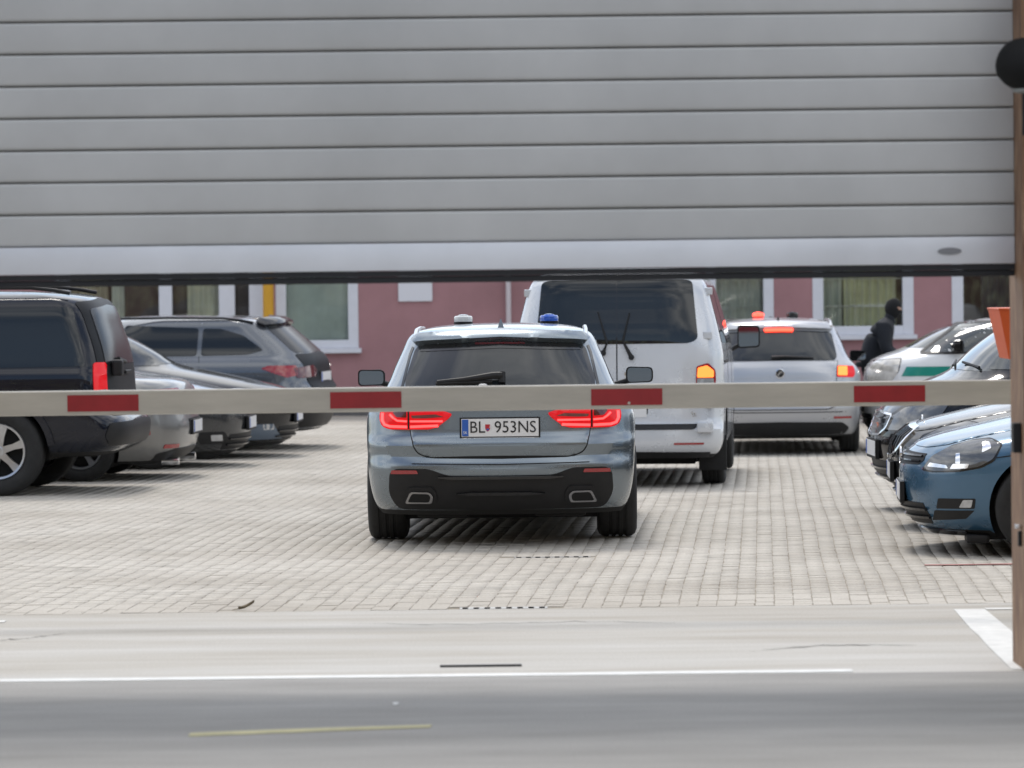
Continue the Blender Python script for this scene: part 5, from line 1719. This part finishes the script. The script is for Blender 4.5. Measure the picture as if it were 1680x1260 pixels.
# ------------------------------------------------------------------ 12. black hatchback, fourth on the left
c12 = hatch_car('hatchback', P_BLACK)
nose(c12, [(.14, .58), (.22, .64), (.36, .70), (.55, .74), (.62, .73), (.54, .64), (.30, .565)],
     grille=[(0, .54), (.40, .55), (.46, .62), (.44, .69), (0, .71)], slats=3, intake=[(0, .18), (.50, .18), (.54, .23), (.50, .33), (0, .34)],
     fog=[([(.14, .20), (.46, .20), (.46, .36), (.20, .36)], mat('fog_bezel_blue', (0.10, 0.13, 0.17), rough=0.3)), ([(.20, .30), (.30, .30), (.30, .36), (.20, .36)], M_CLEAR)], pz=(.38, .49))
put_nose(c12, -2.27, 41.0, -93.5)
tag(c12.root, 'black hatchback facing right with its nose just beyond the charcoal hatchback', 'car')

# ------------------------------------------------------------------ 13. grey estate at the back left
P_GREY = paint('mid_grey_paint', (0.105, 0.115, 0.13), metal=0.6, rough=0.28)
c13 = estate('estate_car')
c13.body(P_GREY, AX, .375, .335, .56, nz=72)
c13.wheels(AX, .335, .235, .80, M_DALLOY, .24)
c13.underside(.20, False)
greenhouse(c13, rpoly([(0, 1.068), (.60, 1.064), (.615, 1.10), (.555, 1.315), (.52, 1.345), (0, 1.368)], [0, .02, .02, .03, .03, 0]), [(0, 1.06), (.60, 1.05), (.66, 1.09), (.52, 1.40), (0, 1.42)],
           rglass=MATS['dusty_glass'], sides=[[(.60, 1.10), (.78, 1.055), (1.30, 1.045), (1.30, 1.345), (1.1, 1.34), (.84, 1.265)], [(1.35, 1.045), (2.20, 1.04), (2.20, 1.385), (1.35, 1.35)], [(2.26, 1.04), (3.2, 1.04), (2.60, 1.35), (2.26, 1.385)]])
c13.sym('hatch_panel', 'rear', rpoly([(0, .58), (.56, .60), (.62, .70), (.655, 1.0), (.63, 1.05), (0, 1.06)], [0, .04, .04, .03, .02, 0]), M_DUST, off=.008, thick=.010)
c13.sym('roof_spoiler', 'rear', rpoly([(0, 1.372), (.50, 1.352), (.57, 1.345), (.585, 1.375), (.54, 1.412), (0, 1.436)], [0, .01, .02, .02, .03, 0]), M_GLOSSB, off=.06, thick=.060, step=.03, dome=.012)
c13.pair('tail_light', 'rear', rpoly([(.36, .87), (.42, .80), (.78, .79), (.80, .90), (.45, .93)], .02), M_DRED, off=.010, thick=.016)
c13.pair('tail_light', 'side', rpoly([(.22, .82), (.32, .80), (.60, .90), (.52, .93), (.24, .93)], .02), M_RED, off=.008, thick=.014)
c13.sym('bumper_insert', 'rear', BI, M_BLACK, off=.004, thick=.010)
c13.spair('sill_trim', 'side', [(1.35, .26), (3.45, .26)], .06, M_BLACK, off=.006)
seams(c13, [[(1.22, .62), (1.28, .8), (1.32, 1.04)], [(2.23, .25), (2.23, 1.04)], [(3.22, .25), (3.24, 1.03)]])
rails(c13, .598, .75, 2.7, 1.455, M_GLOSSB)
plate(c13, 'rear', .735, .845)
mirror(c13, 1.0, 3.02, 1.035, P_GREY, .21, .135)
put_tail(c13, -2.02, 43.15, 81)
tag(c13.root, 'grey estate car with sloping rear window parked by the pink building on the left', 'car')

# ------------------------------------------------------------------ masked person beside the white car
def person():
    root = empty('person', (4.27, 45.0, float(gz(4.4, 45))))
    tag(root, 'person in black balaclava and dark navy jacket bending beside the white car', 'person')
    J = {}
    vs, es, rs = [], [], []
    def add(p, r, par=None):
        vs.append(p); rs.append(r)
        if par is not None: es.append((par, len(vs) - 1))
        return len(vs) - 1
    # faces +x, leaning forward
    pel = add((-.12, 0, .93), (.17, .155))
    wa = add((-.055, 0, 1.08), (.175, .165), pel)
    ch = add((.030, 0, 1.25), (.20, .185), wa)
    up = add((.085, 0, 1.37), (.17, .145), ch)
    nk = add((.135, 0, 1.455), (.062, .062), up)
    hd0 = add((.165, 0, 1.52), (.075, .085), nk)
    for s in (1, -1):
        sh = add((.085, s * .17, 1.35), (.10, .10), up)
        el = add((.10, s * .25, 1.10), (.072, .072), sh)
        wr = add((.30, s * .22, .98), (.040, .040), el)
        hp = add((-.09, s * .10, .88), (.105, .105), pel)
        kn = add((-.02, s * .13, .48), (.068, .068), hp)
        an = add((-.09, s * .13, .10), (.045, .045), kn)
        ft = add((.04, s * .14, .045), (.042, .036), an)
        add((.12, s * .145, .035), (.034, .026), ft)
        J['w%d' % s] = (.30, s * .22, .98)
    me = bpy.data.meshes.new('body')
    me.from_pydata(vs, es, [])
    o = bpy.data.objects.new('body', me)
    C.objects.link(o)
    md = o.modifiers.new('skin', 'SKIN')
    for i, r in enumerate(rs):
        me.skin_vertices[0].data[i].radius = r
    me.skin_vertices[0].data[0].use_root = True
    sb = o.modifiers.new('sub', 'SUBSURF')
    sb.levels = 2
    dg = bpy.context.evaluated_depsgraph_get()
    m2 = bpy.data.meshes.new_from_object(o.evaluated_get(dg))
    bpy.data.objects.remove(o)
    navy = mat('navy_jacket', (0.006, 0.008, 0.013), rough=0.85, bump=0.5, bscale=14, noise=0.25, nscale=5)
    body = finish('body', m2, navy, root, True)
    # head: ovoid with face opening, nose and balaclava
    bm = bmesh.new()
    bmesh.ops.create_uvsphere(bm, u_segments=36, v_segments=24, radius=1)
    for v in bm.verts:
        x, y, z = v.co
        sx, sy, sz = .100, .077, .125
        if z < 0: sx *= 1 - .18 * (-z); sy *= 1 - .28 * (-z)
        px = x * sx + (.010 if z < 0 and x > 0 else 0) * (-z)
        if x > .75 and abs(y) < .22 and -.38 < z < .12: px += .020 * (1 - abs(y) / .22) * (.12 - z) * 2      # nose under the mask
        v.co = Vector((px, y * sy, z * sz))
    bm.faces.ensure_lookup_table()
    hm = bpy.data.meshes.new('balaclava')
    for f in bm.faces:
        c = f.calc_center_median()
        f.material_index = 1 if (c.x > .055 and -.005 < c.z < .038 and abs(c.y) < .062) else 0
    bm.to_mesh(hm)
    bm.free()
    black = mat('black_knit', (0.008, 0.008, 0.009), rough=0.95, bump=0.4, bscale=80)
    skin = mat('skin', (0.42, 0.24, 0.17), rough=0.5)
    hd = finish('balaclava', hm, [black, skin], root, True)
    hd.location = (.185, 0, 1.575)
    hd.rotation_euler = (0, R(10), 0)
    for s in (1, -1):
        MB().lathe([(.0001, -.011), (.010, -.005), (.011, .0), (.010, .005), (.0001, .011)], 12, at=(.089, s * .031, .017)).build('eye', mat('eye_white', (0.5, 0.48, 0.45), rough=0.2), hd, True)
        MB().lathe([(.005, .0), (.004, .002)], 10, axis='x', at=(.0985, s * .031, .017)).build('iris', M_GAP, hd)
        MB().tube([(.094, s * .016, .032), (.092, s * .034, .036), (.082, s * .050, .032)], .0035, 6).build('brow', black, hd)
    # gloved hands: palm, four fingers and a thumb
    for s in (1, -1):
        hv, he, hr = [], [], []
        def ha(p, r, par=None):
            hv.append(p); hr.append((r, r))
            if par is not None: he.append((par, len(hv) - 1))
            return len(hv) - 1
        w0 = ha((0, 0, 0), .026)
        pm = ha((.045, 0, -.004), .028, w0)
        for k, (dy, ln) in enumerate(((-.030, .062), (-.010, .072), (.010, .068), (.030, .052))):
            a = ha((.085, dy, -.006), .0115, pm)
            b = ha((.085 + ln * .5, dy * 1.1, -.018), .0098, a)
            ha((.085 + ln * .85, dy * 1.1, -.045), .0085, b)
        t1 = ha((.040, -s * .036, -.006), .012, w0)
        ha((.078, -s * .052, -.020), .010, t1)
        hme = bpy.data.meshes.new('hand')
        hme.from_pydata(hv, he, [])
        ho = bpy.data.objects.new('hand', hme)
        C.objects.link(ho)
        ho.modifiers.new('skin', 'SKIN')
        for i, r in enumerate(hr): hme.skin_vertices[0].data[i].radius = r
        hme.skin_vertices[0].data[0].use_root = True
        ho.modifiers.new('sub', 'SUBSURF').levels = 1
        m3 = bpy.data.meshes.new_from_object(ho.evaluated_get(bpy.context.evaluated_depsgraph_get()))
        bpy.data.objects.remove(ho)
        h_ = finish('gloved_hand', m3, black, root, True)
        h_.location = J['w%d' % s]
        h_.rotation_euler = (0, R(25), 0)
    # jacket collar, hem
    MB().lathe([(.082, -.03), (.088, .0), (.080, .035), (.070, .035)], 24, at=(.125, 0, 1.425)).build('collar', navy, root, True)
    MB().lathe([(.165, .0), (.172, .03), (.160, .06)], 28, at=(-.09, 0, .90)).build('jacket_hem', navy, root, True)
    return root
pr_ = person()
pr_.rotation_euler = (0, 0, R(-8))
